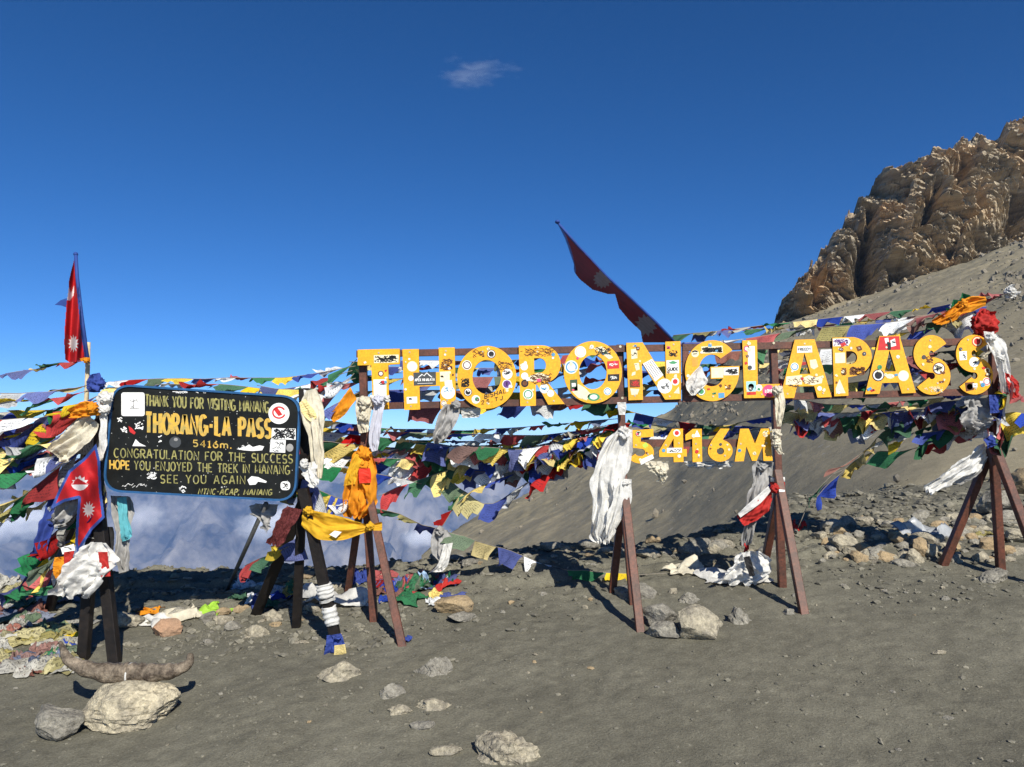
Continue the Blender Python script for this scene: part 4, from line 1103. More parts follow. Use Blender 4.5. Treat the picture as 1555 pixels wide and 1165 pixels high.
def bst(poly, mt, name='sticker', lift=0.0, parent=None):
    V, f, mi = slab_geo([poly], WY - .0006 - lift, .0010 + lift); return mk(name, V, f, [mt], parent or bsign, smooth=False)
o = bst(rrect(184.2, 596, 219.6, 632, 3.5), M_whitep)
g = Geo(); scribble(g, 196, 606, 210, 622, 9, .6, WY - .0014, 41)
g.ribbon([(203, 606), (203, 620)], .7, WY - .0014); g.ribbon([(197, 620), (212, 621)], .6, WY - .0014); g.make('sticker_print', [M_inkb], bsign)
bst(arc(423.6, 628, 16, 16, 0, 350, 30), M_whitep)
V, f, mi = slab_geo([arc(423.6, 626.6, 10.5, 9.6, 20, 330, 24) + arc(423.6, 626.6, 8, 7.2, 330, 20, 24)], WY - .0014, .0004); mk('sticker_print', V, f, [M_redp], bsign, smooth=False)
bst([(416, 622), (421, 619), (425, 624), (429, 630), (423, 632), (419, 627)], M_redp, 'sticker_print', .0008)
bst([(413, 650), (449, 651), (449, 668), (412, 667)], M_whitep); g = Geo(); scribble(g, 413, 651, 448, 667, 70, 1.5, WY - .0014, 42, .6); g.make('sticker_print', [M_inkb], bsign)
bst([(411, 667.4), (434, 668.4), (433, 687.6), (409.6, 686.6)], M_whitep); g = Geo(); scribble(g, 413, 670, 432, 686, 12, .9, WY - .0014, 43); g.make('sticker_print', [M_greyp], bsign)
bst(arc(440, 680, 5.5, 6, 0, 345, 18), M_greyc); bst(arc(266, 671.5, 9, 8.5, 0, 345, 20), M_greyp, lift=.0002); bst(arc(267, 667.5, 3, 2.5, 0, 345, 14), M_greyc, 'sticker_print', .0008)
bst([(201, 677.5), (206, 667), (212, 673), (222, 677.8)], M_whitep)
bst([(359, 682), (372, 679), (378, 675), (384, 679), (394, 676.4), (401, 678), (398, 684), (384, 685), (370, 684)], M_whitep)
bst([(375.6, 729), (382, 723.2), (392, 724.6), (405, 731), (404, 733.4), (392, 731.4), (388, 736), (379, 736.6)], M_whitep, 'hand_mark')
bst(rrect(426, 731, 440.6, 744.4, 5), M_whitep); g = Geo(); scribble(g, 429, 733, 438, 743, 9, 1.3, WY - .0014, 44); g.make('sticker_print', [M_inkb], bsign)
bst([(195, 647), (200, 650), (206, 657), (204, 660), (197, 656)], M_redp)
for k, (x0, y0, x1, y1, n, w) in enumerate(((172, 634, 186, 642, 9, 1.3), (183, 648, 193, 658, 10, 1.8), (204, 641, 218, 656, 16, 1.4), (222, 716, 238, 729, 24, 1.2), (256, 594, 313, 597.5, 34, 1.0), (240, 660, 246, 672, 5, 1.4), (184, 734, 225, 741, 14, .6), (272, 738, 283, 748, 7, 1.6), (360, 676, 372, 684, 8, 1.0))):
    g = Geo(); scribble(g, x0, y0, x1, y1, n, w, WY - .001, 50 + k); g.make('white_scrawl', [M_whitep], bsign)
g = Geo(); rc = random.Random(12)
for k in range(150):
    x, y = rc.uniform(166, 446), rc.uniform(592, 752); r = rc.uniform(.3, 1.1) * (1.8 if rc.random() < .1 else 1)
    V, f, mi = slab_geo([[(x + r * rc.uniform(.5, 1.2) * math.cos(a + rc.uniform(-.4, .4)), y + r * rc.uniform(.4, 1) * math.sin(a)) for a in (0, 1.3, 2.5, 3.8, 5.1)]], WY - .0003, .0004); g.add(V, f)
tag(g.make('paint_chips', [mat('chip_white', (.5, .5, .47), .8, .4, 60)], bsign), kind='stuff')
LB = BY + .07
bar('leg', at(157, 615, LB), foot(126, 1003), .085, .08, M_wood, bsign)
bar('leg', at(148, 760, LB + .0), foot(176, 1008), .09, .08, M_wood, bsign)
bar('leg', at(150, 640, LB + .09), foot(74, 925), .085, .07, M_wood, bsign)
bar('leg', at(468, 745, LB + .05), foot(386, 932), .10, .08, M_wood, bsign)
bar('leg', at(462, 690, LB - .0), foot(450, 952), .075, .06, M_wood, bsign)
lg = bar('leg', at(460, 742, LB - .09), foot(513, 975), .085, .08, M_wood, bsign)
bar('post', at(462, 590, LB + .09), at(466, 760, LB + .09), .09, .05, M_wood, bsign)
g = Geo(); V, f = tube_geo([at(404, 765, LB + .02), foot(344, 892)], .022, 8); g.add(V, f)
g.make('brace', [mat('grey_rod', (.12, .12, .12), .5, .3, 20)], bsign, smooth=True)
g = Geo()
for (t0, t1, sd) in ((.60, .68, 1), (.69, .71, 2), (.74, .85, 3)):
    a, b = at(460, 742, LB - .09), foot(513, 975)
    pts = [a + (b - a) * (t0 + (t1 - t0) * i / 5) for i in range(6)]
    pts = [a + (b - a) * (t0 + (t1 - t0) * i / 17) for i in range(18)]
    V, f = tube_geo(pts, [.064 + .006 * math.sin(i * 1.3 + sd) for i in range(18)], 22)
    V = np.array([tuple(q) for q in V]); V += .014 * np.stack([fbm(V[:, 0] * 16, V[:, 1] * 16, V[:, 2] * 11, seed=sd + 3 * k) for k in range(3)], -1)
    g.add(V, f)
g.make('white_wrapping', [M_white], bsign, smooth=True)
# ------------------------------------------------------------------ prayer flags
WIND = Vector((-.74, -.62, .05)).normalized()
NF = [0]
def flag_mesh(parent, path, s0, s1, drop, phi, col, seed, mess=.0, faded=False, wind=WIND, name='flag'):
    """one square of printed cloth hung from a stretch of cord and blown by the wind"""
    rr = random.Random(seed)
    nu, nv = 9, 8
    L = np.linspace(0, 1, len(path))
    u = np.linspace(s0, s1, nu)
    top = np.stack([np.interp(u, L, path[:, k]) for k in range(3)], -1)
    down = np.array([0, 0, -1.0]); w = np.array(wind)
    tang = top[-1] - top[0]; tang = tang / (np.linalg.norm(tang) + 1e-9)
    P = np.zeros((nv, nu, 3)); P[0] = top
    shear = rr.uniform(-.25, .25) + .25 * mess * rr.uniform(-1.5, 1.5)
    gather = rr.uniform(0, .18 + .35 * mess)
    f1, f2, p1, p2 = rr.uniform(1.2, 2.6), rr.uniform(.8, 1.6), rr.uniform(0, 6), rr.uniform(0, 6)
    curl = rr.uniform(-.5, .6) + rr.uniform(-.8, .8) * mess
    side = rr.uniform(-.6, .6) * (.4 + mess)
    mid = top.mean(0)
    for j in range(1, nv):
        v = j / (nv - 1)
        ph = phi + curl * v + .35 * np.sin(f1 * np.linspace(0, 1, nu) * 3 + p1 + 2 * v) * (.4 + mess)
        step = drop / (nv - 1)
        d = down * np.cos(ph)[:, None] + w * np.sin(ph)[:, None]
        d = d + tang * shear + np.array([side, 0, 0]) * v * .6
        d = d / np.linalg.norm(d, axis=1)[:, None]
        P[j] = P[j - 1] + d * step
        c = P[j].mean(0)
        P[j] = P[j] + (c - P[j]) * gather * .3
    U = np.linspace(0, 1, nu)[None, :]; Vv = np.linspace(0, 1, nv)[:, None]
    amp = (.012 + .035 * mess) * Vv
    nrm = np.cross(tang, P[-1].mean(0) - mid); nrm = nrm / (np.linalg.norm(nrm) + 1e-9)
    P += (amp * (np.sin(U * 9 * f2 + p2 + Vv * 2) + .6 * np.sin(U * 17 + p1 - Vv * 5)))[..., None] * nrm
    if rr.random() < .12:       # a frayed or folded corner
        k = rr.choice((0, nu - 1)); q = rr.uniform(.3, .8)
        for j in range(nv - 3, nv): P[j, k] = P[j, k] * (1 - q) + P[j - 2, nu // 2] * q
    uv = np.stack([np.broadcast_to(U, (nv, nu)), 1 - np.broadcast_to(Vv, (nv, nu))], -1).reshape(-1, 2)
    NF[0] += 1
    return mk(name, P.reshape(-1, 3), grid_faces(nu, nv), fmat(col, faded), parent, uvs=uv)

def flag_string(label, pts, fw=.24, fh=.24, gap=.03, phi=(.8, 1.35), start=0, mess=.25, faded=.12, skip=0.0, group=None, seed=None, wind=WIND, bunch=0.0):
    seed = seed if seed is not None else int(pts[0][0] * 13 + pts[-1][1] * 7 + pts[-1][0])
    rr = random.Random(seed)
    W = [np.array(at(*p)) for p in pts]
    path = catmull(W, 14 * len(W))
    # the cord hangs and jitters a little
    n = len(path)
    path[:, 2] += .012 * vnoise(np.linspace(0, 9, n), seed * .37, seed=5) + .0
    seg = np.concatenate([[0], np.cumsum(np.linalg.norm(np.diff(path, axis=0), axis=1))]); tot = seg[-1]
    Lq = np.linspace(0, tot, max(12, int(tot / .05)))
    path = np.stack([np.interp(Lq, seg, path[:, k]) for k in range(3)], -1)
    phi = (phi[0] * .6 + .5, min(1.36, phi[1] * .6 + .5))
    root = empty('prayer_flag_string', Vector(path[0]), label, 'prayer flags', group or 'strings of prayer flags')
    V, f = tube_geo(list(path[::2]) + [path[-1]], .0035, 4)
    mk('cord', V, f, M_cord, root)
    s = rr.uniform(.01, .05); k = start; cnt = 0
    while s + fw * .8 < tot and cnt < 95:
        w = fw * 1.04 * rr.uniform(.75, 1.15) * (1 - bunch * rr.random())
        if s + w > tot: w = tot - s
        if rr.random() >= skip:
            flag_mesh(root, path, s / tot, (s + w) / tot, fh * .9 * rr.uniform(.8, 1.3), rr.uniform(*phi), ORDER[k % 5], seed * 100 + cnt, mess * .7, rr.random() < faded, (wind + Vector((rr.gauss(0, .22), rr.gauss(0, .3) + (1.1 if rr.random() < .18 else 0), rr.gauss(0, .12)))).normalized())
        k += 1; cnt += 1
        s += w + (gap - .015) * rr.uniform(.3, 1.6)
    return root

FS = flag_string
A_, B_, C_ = 7.3, 7.6, 8.0
# above the letters, right
FS('thin taut top string of small prayer flags climbing to the white bag at the right', [(1022, 511, 7.7), (1180, 492, 7.7), (1340, 474, 7.6), (1440, 463, 7.5), (1528, 444, 7.4)], .22, .17, .02, (.9, 1.35), 3, .15)
FS('second string of large prayer flags just above the letters A P A S S', [(1028, 522, 7.5), (1130, 514, 7.5), (1250, 497, 7.5), (1380, 486, 7.45), (1505, 452, 7.4)], .34, .24, .03, (.75, 1.2), 0, .25, seed=9)
FS('short string of prayer flags sloping from the last S up to the orange scarf', [(1330, 512, 7.45), (1420, 498, 7.45), (1470, 475, 7.4), (1518, 448, 7.4)], .3, .26, .03, (.5, 1.1), 4, .5)
FS('string of prayer flags running behind the top rail from G to the right post', [(1040, 536, 7.4), (1160, 532, 7.5), (1290, 528, 7.5), (1420, 520, 7.4), (1510, 512, 7.3)], .26, .22, .04, (.5, 1.1), 1, .4, skip=.15)
# behind the letters, left half
FS('taut string of prayer flags passing high behind the letters T H O R O', [(530, 548, 7.4), (640, 548, 7.6), (760, 548, 7.6), (850, 541, 7.6), (945, 530, 7.5)], .24, .16, .02, (.8, 1.25), 3, .2)
FS('string of prayer flags crossing the middle of the openings of both O letters', [(455, 592, 7.4), (580, 578, 7.5), (700, 574, 7.6), (820, 570, 7.6), (940, 552, 7.4), (1038, 548, 7.4)], .27, .2, .03, (.55, 1.1), 1, .35)
FS('string of prayer flags low behind the letters from T to the middle post', [(540, 596, 7.5), (660, 592, 7.7), (780, 596, 7.7), (880, 584, 7.6), (944, 572, 7.4)], .28, .2, .03, (.5, 1.1), 4, .4)
FS('string of mixed prayer flags seen through the gaps beside G and L', [(945, 560, 7.5), (1040, 566, 7.6), (1130, 556, 7.6), (1180, 548, 7.4)], .27, .2, .04, (.4, 1.0), 0, .5)
FS('string of prayer flags behind the lower halves of A P A from the L post', [(1178, 575, 7.4), (1250, 585, 7.5), (1340, 575, 7.5), (1430, 560, 7.4), (1508, 545, 7.3)], .28, .22, .03, (.4, 1.0), 2, .5)
FS('string of prayer flags seen in the counters of both S letters', [(1300, 590, 7.6), (1390, 558, 7.6), (1450, 552, 7.5), (1510, 556, 7.3)], .24, .22, .01, (.3, .9), 3, .6)
# under the bottom rail
FS('string of prayer flags hanging from the bottom rail under H O R O', [(620, 616, 7.45), (720, 617, 7.5), (830, 612, 7.5), (945, 612, 7.3)], .3, .2, .03, (.2, .9), 2, .4)
FS('thin sagging string of prayer flags from the middle post down to the L post', [(850, 610, 7.5), (945, 622, 7.3), (1030, 640, 7.5), (1095, 645, 7.6), (1176, 632, 7.3)], .24, .16, .03, (.5, 1.1), 2, .4, skip=.12)
# band below the sign, left half
FS('long straight uppermost string of the band of prayer flags below THORO', [(470, 648, 7.3), (560, 655, 7.4), (700, 659, 7.6), (860, 660, 7.6), (948, 644, 7.3), (1090, 655, 7.6), (1176, 655, 7.4)], .24, .14, .01, (.9, 1.3), 4, .12, skip=.04)
FS('second string of prayer flags in the band, dipping from orange scarf to white cloth', [(478, 655, 7.3), (556, 664, 7.3), (660, 672, 7.7), (760, 690, 7.8), (860, 684, 7.6), (946, 652, 7.3)], .27, .2, .02, (.6, 1.15), 1, .4)
FS('third string of dark prayer flags in the band sagging below the second', [(480, 676, 7.5), (570, 688, 7.6), (680, 690, 7.9), (790, 700, 7.9), (880, 678, 7.6), (946, 656, 7.3)], .28, .22, .0, (.3, 1.0), 3, .7)
FS('fourth string of prayer flags in the band, heavy and tangled towards the white cloth', [(560, 702, 7.6), (660, 704, 7.9), (760, 706, 7.9), (850, 690, 7.7), (944, 660, 7.4)], .25, .24, -.03, (.2, .9), 0, .9)
FS('fifth string of prayer flags in the band, densest near the white cloth', [(700, 676, 7.5), (790, 682, 7.6), (870, 668, 7.5), (950, 648, 7.3)], .22, .22, -.05, (.2, 1.0), 2, .9)
FS('string of prayer flags from the blackboard post to the left tripod knot', [(470, 700, 7.0), (520, 712, 7.1), (560, 716, 7.2), (640, 735, 7.6)], .25, .2, .02, (.5, 1.1), 3, .5)
FS('red and grey prayer flags rising from the left tripod to the middle of the band', [(575, 752, 7.4), (640, 728, 7.7), (690, 712, 7.9), (760, 706, 8.0), (842, 716, 7.9)], .34, .26, .02, (.2, .7), 2, .5)
FS('two limp grey prayer flag tails sagging below the band in a deep curve', [(676, 722, 7.9), (712, 752, 8.0), (745, 766, 8.0), (800, 735, 7.9), (860, 700, 7.7)], .3, .28, .0, (.1, .6), 3, .6, faded=.5)
FS('prayer flags on a cord falling from the left tripod to the hanging white rag', [(563, 770, 7.3), (610, 782, 7.5), (645, 798, 7.7), (668, 804, 7.8)], .26, .12, .0, (.7, 1.2), 3, .3)
FS('prayer flags on a cord rising steeply from the hanging white rag to the band', [(668, 804, 7.8), (690, 772, 7.85), (722, 742, 7.9), (790, 716, 7.9)], .26, .14, .0, (.6, 1.2), 2, .3)
FS('prayer flags trailing from the hanging white rag down towards the middle tripod', [(668, 804, 7.8), (712, 818, 7.8), (760, 832, 8.1), (815, 852, 8.35), (868, 868, 8.2)], .34, .2, .03, (.1, .7), 3, .5)
FS('prayer flags stretched low over the ground through the feet of the middle tripod', [(856, 866, 7.75), (900, 868, 7.75), (950, 872, 7.75), (1012, 872, 7.7)], .36, .12, .02, (.1, .5), 3, .25)
# above and beside the board
FS('upper string of small prayer flags above the blackboard rim', [(150, 582, 6.9), (240, 576, 7.0), (330, 574, 7.2), (430, 573, 7.3), (540, 556, 7.3)], .2, .12, .01, (.7, 1.2), 1, .3)
FS('second string of prayer flags tight behind the top edge of the blackboard', [(158, 590, 6.9), (260, 584, 7.0), (350, 585, 7.2), (440, 590, 7.3), (535, 564, 7.3)], .24, .18, .01, (.5, 1.1), 4, .4)
FS('string of prayer flags from the blackboard top right corner up to the letter T', [(400, 606, 6.9), (460, 600, 7.0), (500, 584, 7.1), (542, 545, 7.2)], .24, .22, .01, (.4, 1.0), 0, .5)
FS('bundle of white and black prayer flags slanting from the T corner to the cream scarf', [(538, 566, 7.15), (512, 596, 7.1), (486, 630, 7.05), (474, 650, 7.0)], .24, .24, -.06, (.2, .7), 1, .6)
FS('string of large prayer flags rising from the blackboard edge to the left post', [(455, 640, 6.9), (490, 624, 7.0), (525, 606, 7.1), (545, 596, 7.15)], .26, .3, -.04, (.1, .6), 4, .6)
FS('string of prayer flags hanging down the right edge of the blackboard', [(458, 604, 6.75), (464, 650, 6.75), (462, 700, 6.75), (470, 760, 6.75)], .2, .2, -.02, (.2, .8), 0, .9)
FS('short string of prayer flags knotted over the top of the right blackboard legs', [(440, 735, 6.7), (462, 728, 6.62), (485, 745, 6.7), (500, 790, 6.8)], .2, .22, -.04, (.1, .6), 4, .9)
FS('string of dark prayer flags tied low between the right blackboard legs', [(372, 858, 7.3), (410, 842, 7.1), (440, 832, 7.0), (455, 815, 6.9), (468, 850, 6.8)], .26, .2, .02, (.2, .8), 2, .5)
# left side: a fan of strings from the pole
FS('small string of prayer flags flying free to the left of the upper red flag', [(134, 546, 6.75), (100, 552, 6.7), (55, 560, 6.65), (8, 567, 6.6)], .17, .13, .0, (.7, 1.2), 2, .2)
FS('high string of prayer flags level with the blackboard top, leaving the picture left', [(136, 585, 6.75), (90, 592, 6.6), (40, 596, 6.5), (-40, 596, 6.4)], .24, .15, .02, (.6, 1.1), 4, .3)
FS('second high string of prayer flags below the level one, leaving the picture left', [(140, 592, 6.75), (85, 606, 6.6), (30, 607, 6.5), (-40, 600, 6.4)], .24, .17, .02, (.5, 1.1), 2, .35)
FAN = [((148, 600), (95, 628), (40, 646), (-40, 650), 'fan string of prayer flags starting just under the pole top, left of the blackboard'),
       ((150, 612), (100, 648), (45, 668), (-40, 676), 'fan string of prayer flags next below the topmost of the fan'),
       ((150, 625), (90, 662), (40, 692), (-40, 706), 'fan string of red and green prayer flags in the middle of the left fan'),
       ((148, 640), (98, 680), (40, 712), (-40, 732), 'fan string of prayer flags passing behind the white scarf at the left'),
       ((146, 608), (70, 640), (20, 690), (-40, 745), 'steep fan string of prayer flags crossing over its neighbours at the left edge'),
       ((150, 650), (110, 690), (60, 735), (-20, 790), 'lower fan string of prayer flags sloping out of the picture at the left')]
for i, (a, b, c, d, lab) in enumerate(FAN):
    FS(lab, [(*a, 6.75), (*b, 6.75 - .1 * (i % 3)), (*c, 6.8 - .15 * (i % 2)), (*d, 6.6)], .32, .34, -.05, (.15, .8), i * 2, .75, seed=300 + i)
FS('sparse thin string of small prayer flags over the valley cloud at the left', [(140, 685, 6.8), (90, 722, 6.8), (45, 752, 6.8), (-10, 775, 6.8)], .22, .16, .1, (.3, .9), 2, .3)
FS('lowest sparse string of tiny prayer flags over the valley at the left', [(120, 738, 6.9), (80, 756, 6.9), (40, 778, 6.9), (-20, 802, 6.9)], .17, .13, .08, (.4, .9), 3, .3)
FS('long string of prayer flags dropping to the ground left of the blackboard legs', [(150, 700, 6.75), (105, 770, 6.8), (70, 840, 6.9), (30, 892, 7.0), (5, 905, 7.0)], .3, .26, -.08, (.1, .5), 0, .8)
FS('second string of prayer flags dropping to the heap beside the dark legs', [(140, 740, 6.75), (120, 800, 6.8), (85, 860, 6.9), (20, 900, 6.9)], .3, .2, -.06, (.1, .5), 3, .8)
FS('bundle of prayer flags hanging straight down the left edge of the blackboard', [(152, 640, 6.66), (150, 700, 6.68), (163, 760, 6.7), (150, 830, 6.72)], .26, .24, -.1, (.1, .5), 1, .9)
# below the right half
FS('upper string of the prayer flag band below the letters A P A S S', [(1182, 612, 7.3), (1260, 626, 7.5), (1350, 620, 7.6), (1430, 612, 7.5), (1508, 604, 7.3)], .26, .2, -.02, (.4, 1.0), 3, .6)
FS('middle string of the prayer flag band below A P A S S with yellow cloth', [(1182, 622, 7.4), (1270, 638, 7.6), (1360, 628, 7.7), (1440, 624, 7.5), (1508, 612, 7.3)], .27, .24, -.03, (.2, .9), 4, .8)
FS('lower string of the prayer flag band below A P A S S with dark folds', [(1190, 630, 7.6), (1290, 640, 7.8), (1380, 640, 7.8), (1450, 634, 7.6), (1508, 622, 7.3)], .27, .24, -.03, (.2, .9), 2, .8)
FS('string of prayer flags behind the digits between the two middle posts', [(950, 652, 7.35), (1020, 660, 7.5), (1100, 660, 7.5), (1178, 648, 7.3)], .25, .2, -.03, (.4, 1.0), 0, .6)
FS('long string of prayer flags falling from the right post towards the L tripod', [(1506, 630, 7.3), (1430, 652, 7.5), (1345, 668, 7.7), (1290, 700, 7.8), (1240, 745, 7.8), (1212, 800, 7.8)], .34, .18, .12, (.2, .7), 4, .4)
FS('small dark string of prayer flags swinging free below the right band', [(1450, 640, 7.6), (1410, 650, 7.6), (1380, 662, 7.6), (1358, 690, 7.6)], .2, .12, .06, (.3, .8), 2, .3)
FS('string with big green and blue prayer flags sagging left of the right post', [(1508, 632, 7.3), (1470, 640, 7.5), (1430, 650, 7.6), (1395, 668, 7.6), (1400, 700, 7.6)], .36, .36, .0, (.1, .5), 2, .7)
FS('prayer flags wound down the back leg of the L tripod to the ground', [(1172, 720, 7.35), (1150, 770, 7.4), (1140, 810, 7.5), (1132, 850, 7.6)], .22, .2, .0, (.1, .5), 0, .7)
FS('upper string of prayer flags running off to the right from the last post', [(1512, 540, 7.2), (1535, 580, 7.1), (1580, 630, 7.0), (1640, 660, 6.9)], .26, .24, -.04, (.1, .6), 1, .8)
FS('lower string of prayer flags running off to the right from the last post', [(1512, 640, 7.2), (1540, 625, 7.1), (1590, 640, 7.0), (1650, 668, 6.9)], .28, .24, -.03, (.1, .7), 4, .8)
FS('bunched prayer flags down the outer side of the right post', [(1510, 520, 7.15), (1524, 560, 7.12), (1528, 610, 7.12), (1512, 665, 7.15)], .22, .22, -.1, (.1, .6), 0, .9)

# more strings that thicken the tangles
for i, (pts, lab) in enumerate([
    ([(475, 640, 7.4), (600, 650, 7.6), (760, 652, 7.7), (945, 634, 7.3)], 'thin strip of tiny prayer flags just above the long straight string under THORO'),
    ([(480, 662, 7.5), (600, 668, 7.7), (760, 668, 7.8), (945, 646, 7.3)], 'thin strip of tiny prayer flags just below the long straight string under THORO'),
    ([(565, 682, 7.5), (680, 680, 7.8), (800, 678, 7.8), (945, 652, 7.3)], 'thin strip of tiny prayer flags amid the thick band left of the digits'),
    ([(480, 690, 7.2), (560, 694, 7.4), (680, 698, 7.9), (820, 694, 7.8), (942, 664, 7.4)], 'thin strip of tiny prayer flags under the band left of the digits'),
    ([(570, 664, 7.5), (660, 676, 7.7), (750, 676, 7.8), (840, 668, 7.7), (940, 644, 7.4)], 'close set row of small prayer flags right of the lilac scarf'),
    ([(1182, 606, 7.3), (1290, 614, 7.6), (1400, 608, 7.6), (1508, 598, 7.3)], 'thin strip of tiny prayer flags touching the bottom rail under P A S S'),
    ([(1182, 618, 7.4), (1290, 628, 7.7), (1400, 622, 7.7), (1508, 608, 7.3)], 'thin strip of tiny prayer flags in the upper band under P A S S'),
    ([(1184, 630, 7.5), (1300, 640, 7.8), (1400, 636, 7.8), (1508, 618, 7.3)], 'thin strip of tiny prayer flags in the lower band under P A S S'),
    ([(548, 558, 7.4), (700, 560, 7.7), (850, 560, 7.7), (944, 540, 7.4)], 'thin strip of tiny prayer flags across the upper openings of O R O'),
    ([(1040, 552, 7.5), (1180, 560, 7.6), (1340, 556, 7.7), (1508, 540, 7.3)], 'thin strip of tiny prayer flags behind the middle of GLAPASS'),
    ([(1050, 506, 7.7), (1200, 498, 7.7), (1360, 484, 7.6), (1500, 466, 7.4)], 'thin strip of tiny prayer flags between the two upper right strings'),
    ([(456, 630, 6.9), (500, 640, 7.1), (548, 646, 7.2)], 'thin strip of tiny prayer flags right of the cream scarf'),
    ([(540, 574, 7.15), (490, 590, 7.05), (440, 592, 6.95), (390, 586, 6.9)], 'thin strip of tiny prayer flags from the T corner to the blackboard top edge')]):
    FS(lab, pts, .19, .13, .015, (.5, 1.1), i * 3, .45, seed=700 + i)
FS('second diagonal string of prayer flags, falling more steeply left of the right post', [(1502, 640, 7.4), (1440, 668, 7.6), (1380, 684, 7.7), (1320, 690, 7.8), (1272, 722, 7.8), (1226, 772, 7.8)], .34, .22, .06, (.2, .8), 1, .5, faded=0)
FS('yellow and green prayer flags sagging on a loose cord right of the L tripod', [(1400, 630, 7.6), (1345, 652, 7.7), (1315, 684, 7.75), (1284, 712, 7.8), (1262, 720, 7.8)], .4, .26, .03, (.2, .7), 3, .5, faded=0)
FS('bright string of prayer flags at the left edge, level with the top line of writing', [(152, 606, 6.7), (110, 622, 6.6), (60, 634, 6.55), (-40, 642, 6.5)], .3, .3, .0, (.4, .9), 4, .6, faded=0)
FS('bright string of prayer flags at the left edge, level with the word CONGRATULATION', [(150, 656, 6.7), (104, 668, 6.6), (52, 684, 6.55), (-40, 694, 6.5)], .3, .3, .0, (.3, .9), 2, .6, faded=0)
FS('taut string of prayer flags just behind the lower edges of R O N', [(700, 606, 7.6), (800, 603, 7.7), (900, 598, 7.7), (1040, 590, 7.5)], .24, .16, .02, (.6, 1.2), 2, .5)
FS('string of prayer flags crossing behind the H crossbar into the first O', [(545, 575, 7.4), (640, 566, 7.6), (740, 586, 7.7), (860, 556, 7.6), (942, 545, 7.4)], .24, .18, .02, (.5, 1.1), 0, .5)
FS('string of prayer flags in the gap between N and G sloping to the L post', [(944, 590, 7.4), (1050, 580, 7.6), (1120, 590, 7.6), (1176, 585, 7.4)], .24, .18, .02, (.5, 1.1), 3, .5)
FS('string of prayer flags behind the upper bowls of P A S', [(1180, 545, 7.4), (1270, 552, 7.6), (1380, 540, 7.6), (1508, 528, 7.3)], .24, .2, .02, (.5, 1.1), 1, .6)
FS('tangled string of prayer flags filling the band right of the orange scarf', [(560, 676, 7.5), (640, 682, 7.8), (720, 688, 7.9), (800, 684, 7.8), (880, 672, 7.5)], .22, .2, -.03, (.3, 1.1), 4, .9)
FS('dark lower tangle of prayer flags at the belly of the band', [(600, 706, 7.8), (690, 716, 8.0), (780, 716, 8.0), (860, 694, 7.8), (930, 670, 7.5)], .24, .22, -.03, (.2, 1.0), 1, 1.0, faded=.3)
FS('dense bunch of prayer flags just left of the big white scarf', [(780, 694, 7.7), (830, 686, 7.6), (880, 672, 7.5), (944, 650, 7.3)], .2, .22, -.07, (.2, 1.0), 3, 1.0)
FS('second dense bunch of prayer flags left of the big white scarf, slightly lower', [(800, 706, 7.8), (850, 698, 7.7), (900, 680, 7.5), (946, 662, 7.3)], .2, .22, -.07, (.2, 1.0), 0, 1.0)
FS('string of prayer flags from the blackboard edge to the orange scarf at mid height', [(456, 660, 6.9), (500, 672, 7.1), (548, 676, 7.2)], .22, .22, -.02, (.3, 1.0), 2, .8)
FS('string of prayer flags from behind the blackboard to the left tripod knot', [(458, 690, 6.95), (505, 696, 7.1), (552, 700, 7.2)], .22, .22, -.02, (.3, 1.0), 0, .8)
FS('tangle of prayer flags hanging behind the yellow banner', [(470, 735, 6.8), (500, 752, 6.9), (530, 760, 7.0), (560, 756, 7.2)], .2, .24, -.05, (.1, .7), 3, .9)
FS('thick string of prayer flags filling the band below the letters P A S', [(1200, 636, 7.5), (1290, 632, 7.6), (1390, 630, 7.7), (1500, 616, 7.3)], .22, .2, -.05, (.3, 1.0), 0, 1.0)
FS('string of prayer flags behind the digits dipping to the knot on the L post', [(950, 668, 7.4), (1040, 650, 7.6), (1120, 648, 7.6), (1178, 652, 7.3)], .22, .18, -.03, (.4, 1.1), 3, .8)
FS('cluster of prayer flags hanging straight from the right post knot', [(1492, 640, 7.25), (1506, 655, 7.2), (1524, 650, 7.2), (1548, 640, 7.2)], .2, .3, -.06, (.1, .6), 2, 1.0)
FS('string of prayer flags under the orange scarf at the upper right', [(1340, 500, 7.5), (1410, 492, 7.45), (1460, 482, 7.4), (1500, 474, 7.35)], .22, .2, .0, (.5, 1.1), 1, .6)
for i, (a, b, c, d, lab) in enumerate([
    ((150, 618), (92, 640), (46, 656), (-40, 664), 'fine fan string of prayer flags between the two uppermost of the left fan'),
    ((149, 634), (96, 672), (44, 702), (-40, 720), 'fine fan string of prayer flags crossing behind the broad white scarf'),
    ((147, 660), (104, 704), (52, 748), (-30, 800), 'fine fan string of prayer flags along the underside of the left fan'),
    ((148, 604), (96, 618), (50, 624), (-40, 628), 'fine fan string of prayer flags along the top of the left fan'),
    ((146, 720), (118, 780), (92, 830), (60, 890), 'ragged string of prayer flags falling steeply beside the dark legs')]):
    FS(lab, [(*a, 6.78), (*b, 6.7), (*c, 6.75), (*d, 6.65)], .24, .24, -.04, (.2, .9), i * 2 + 1, .9, seed=340 + i)

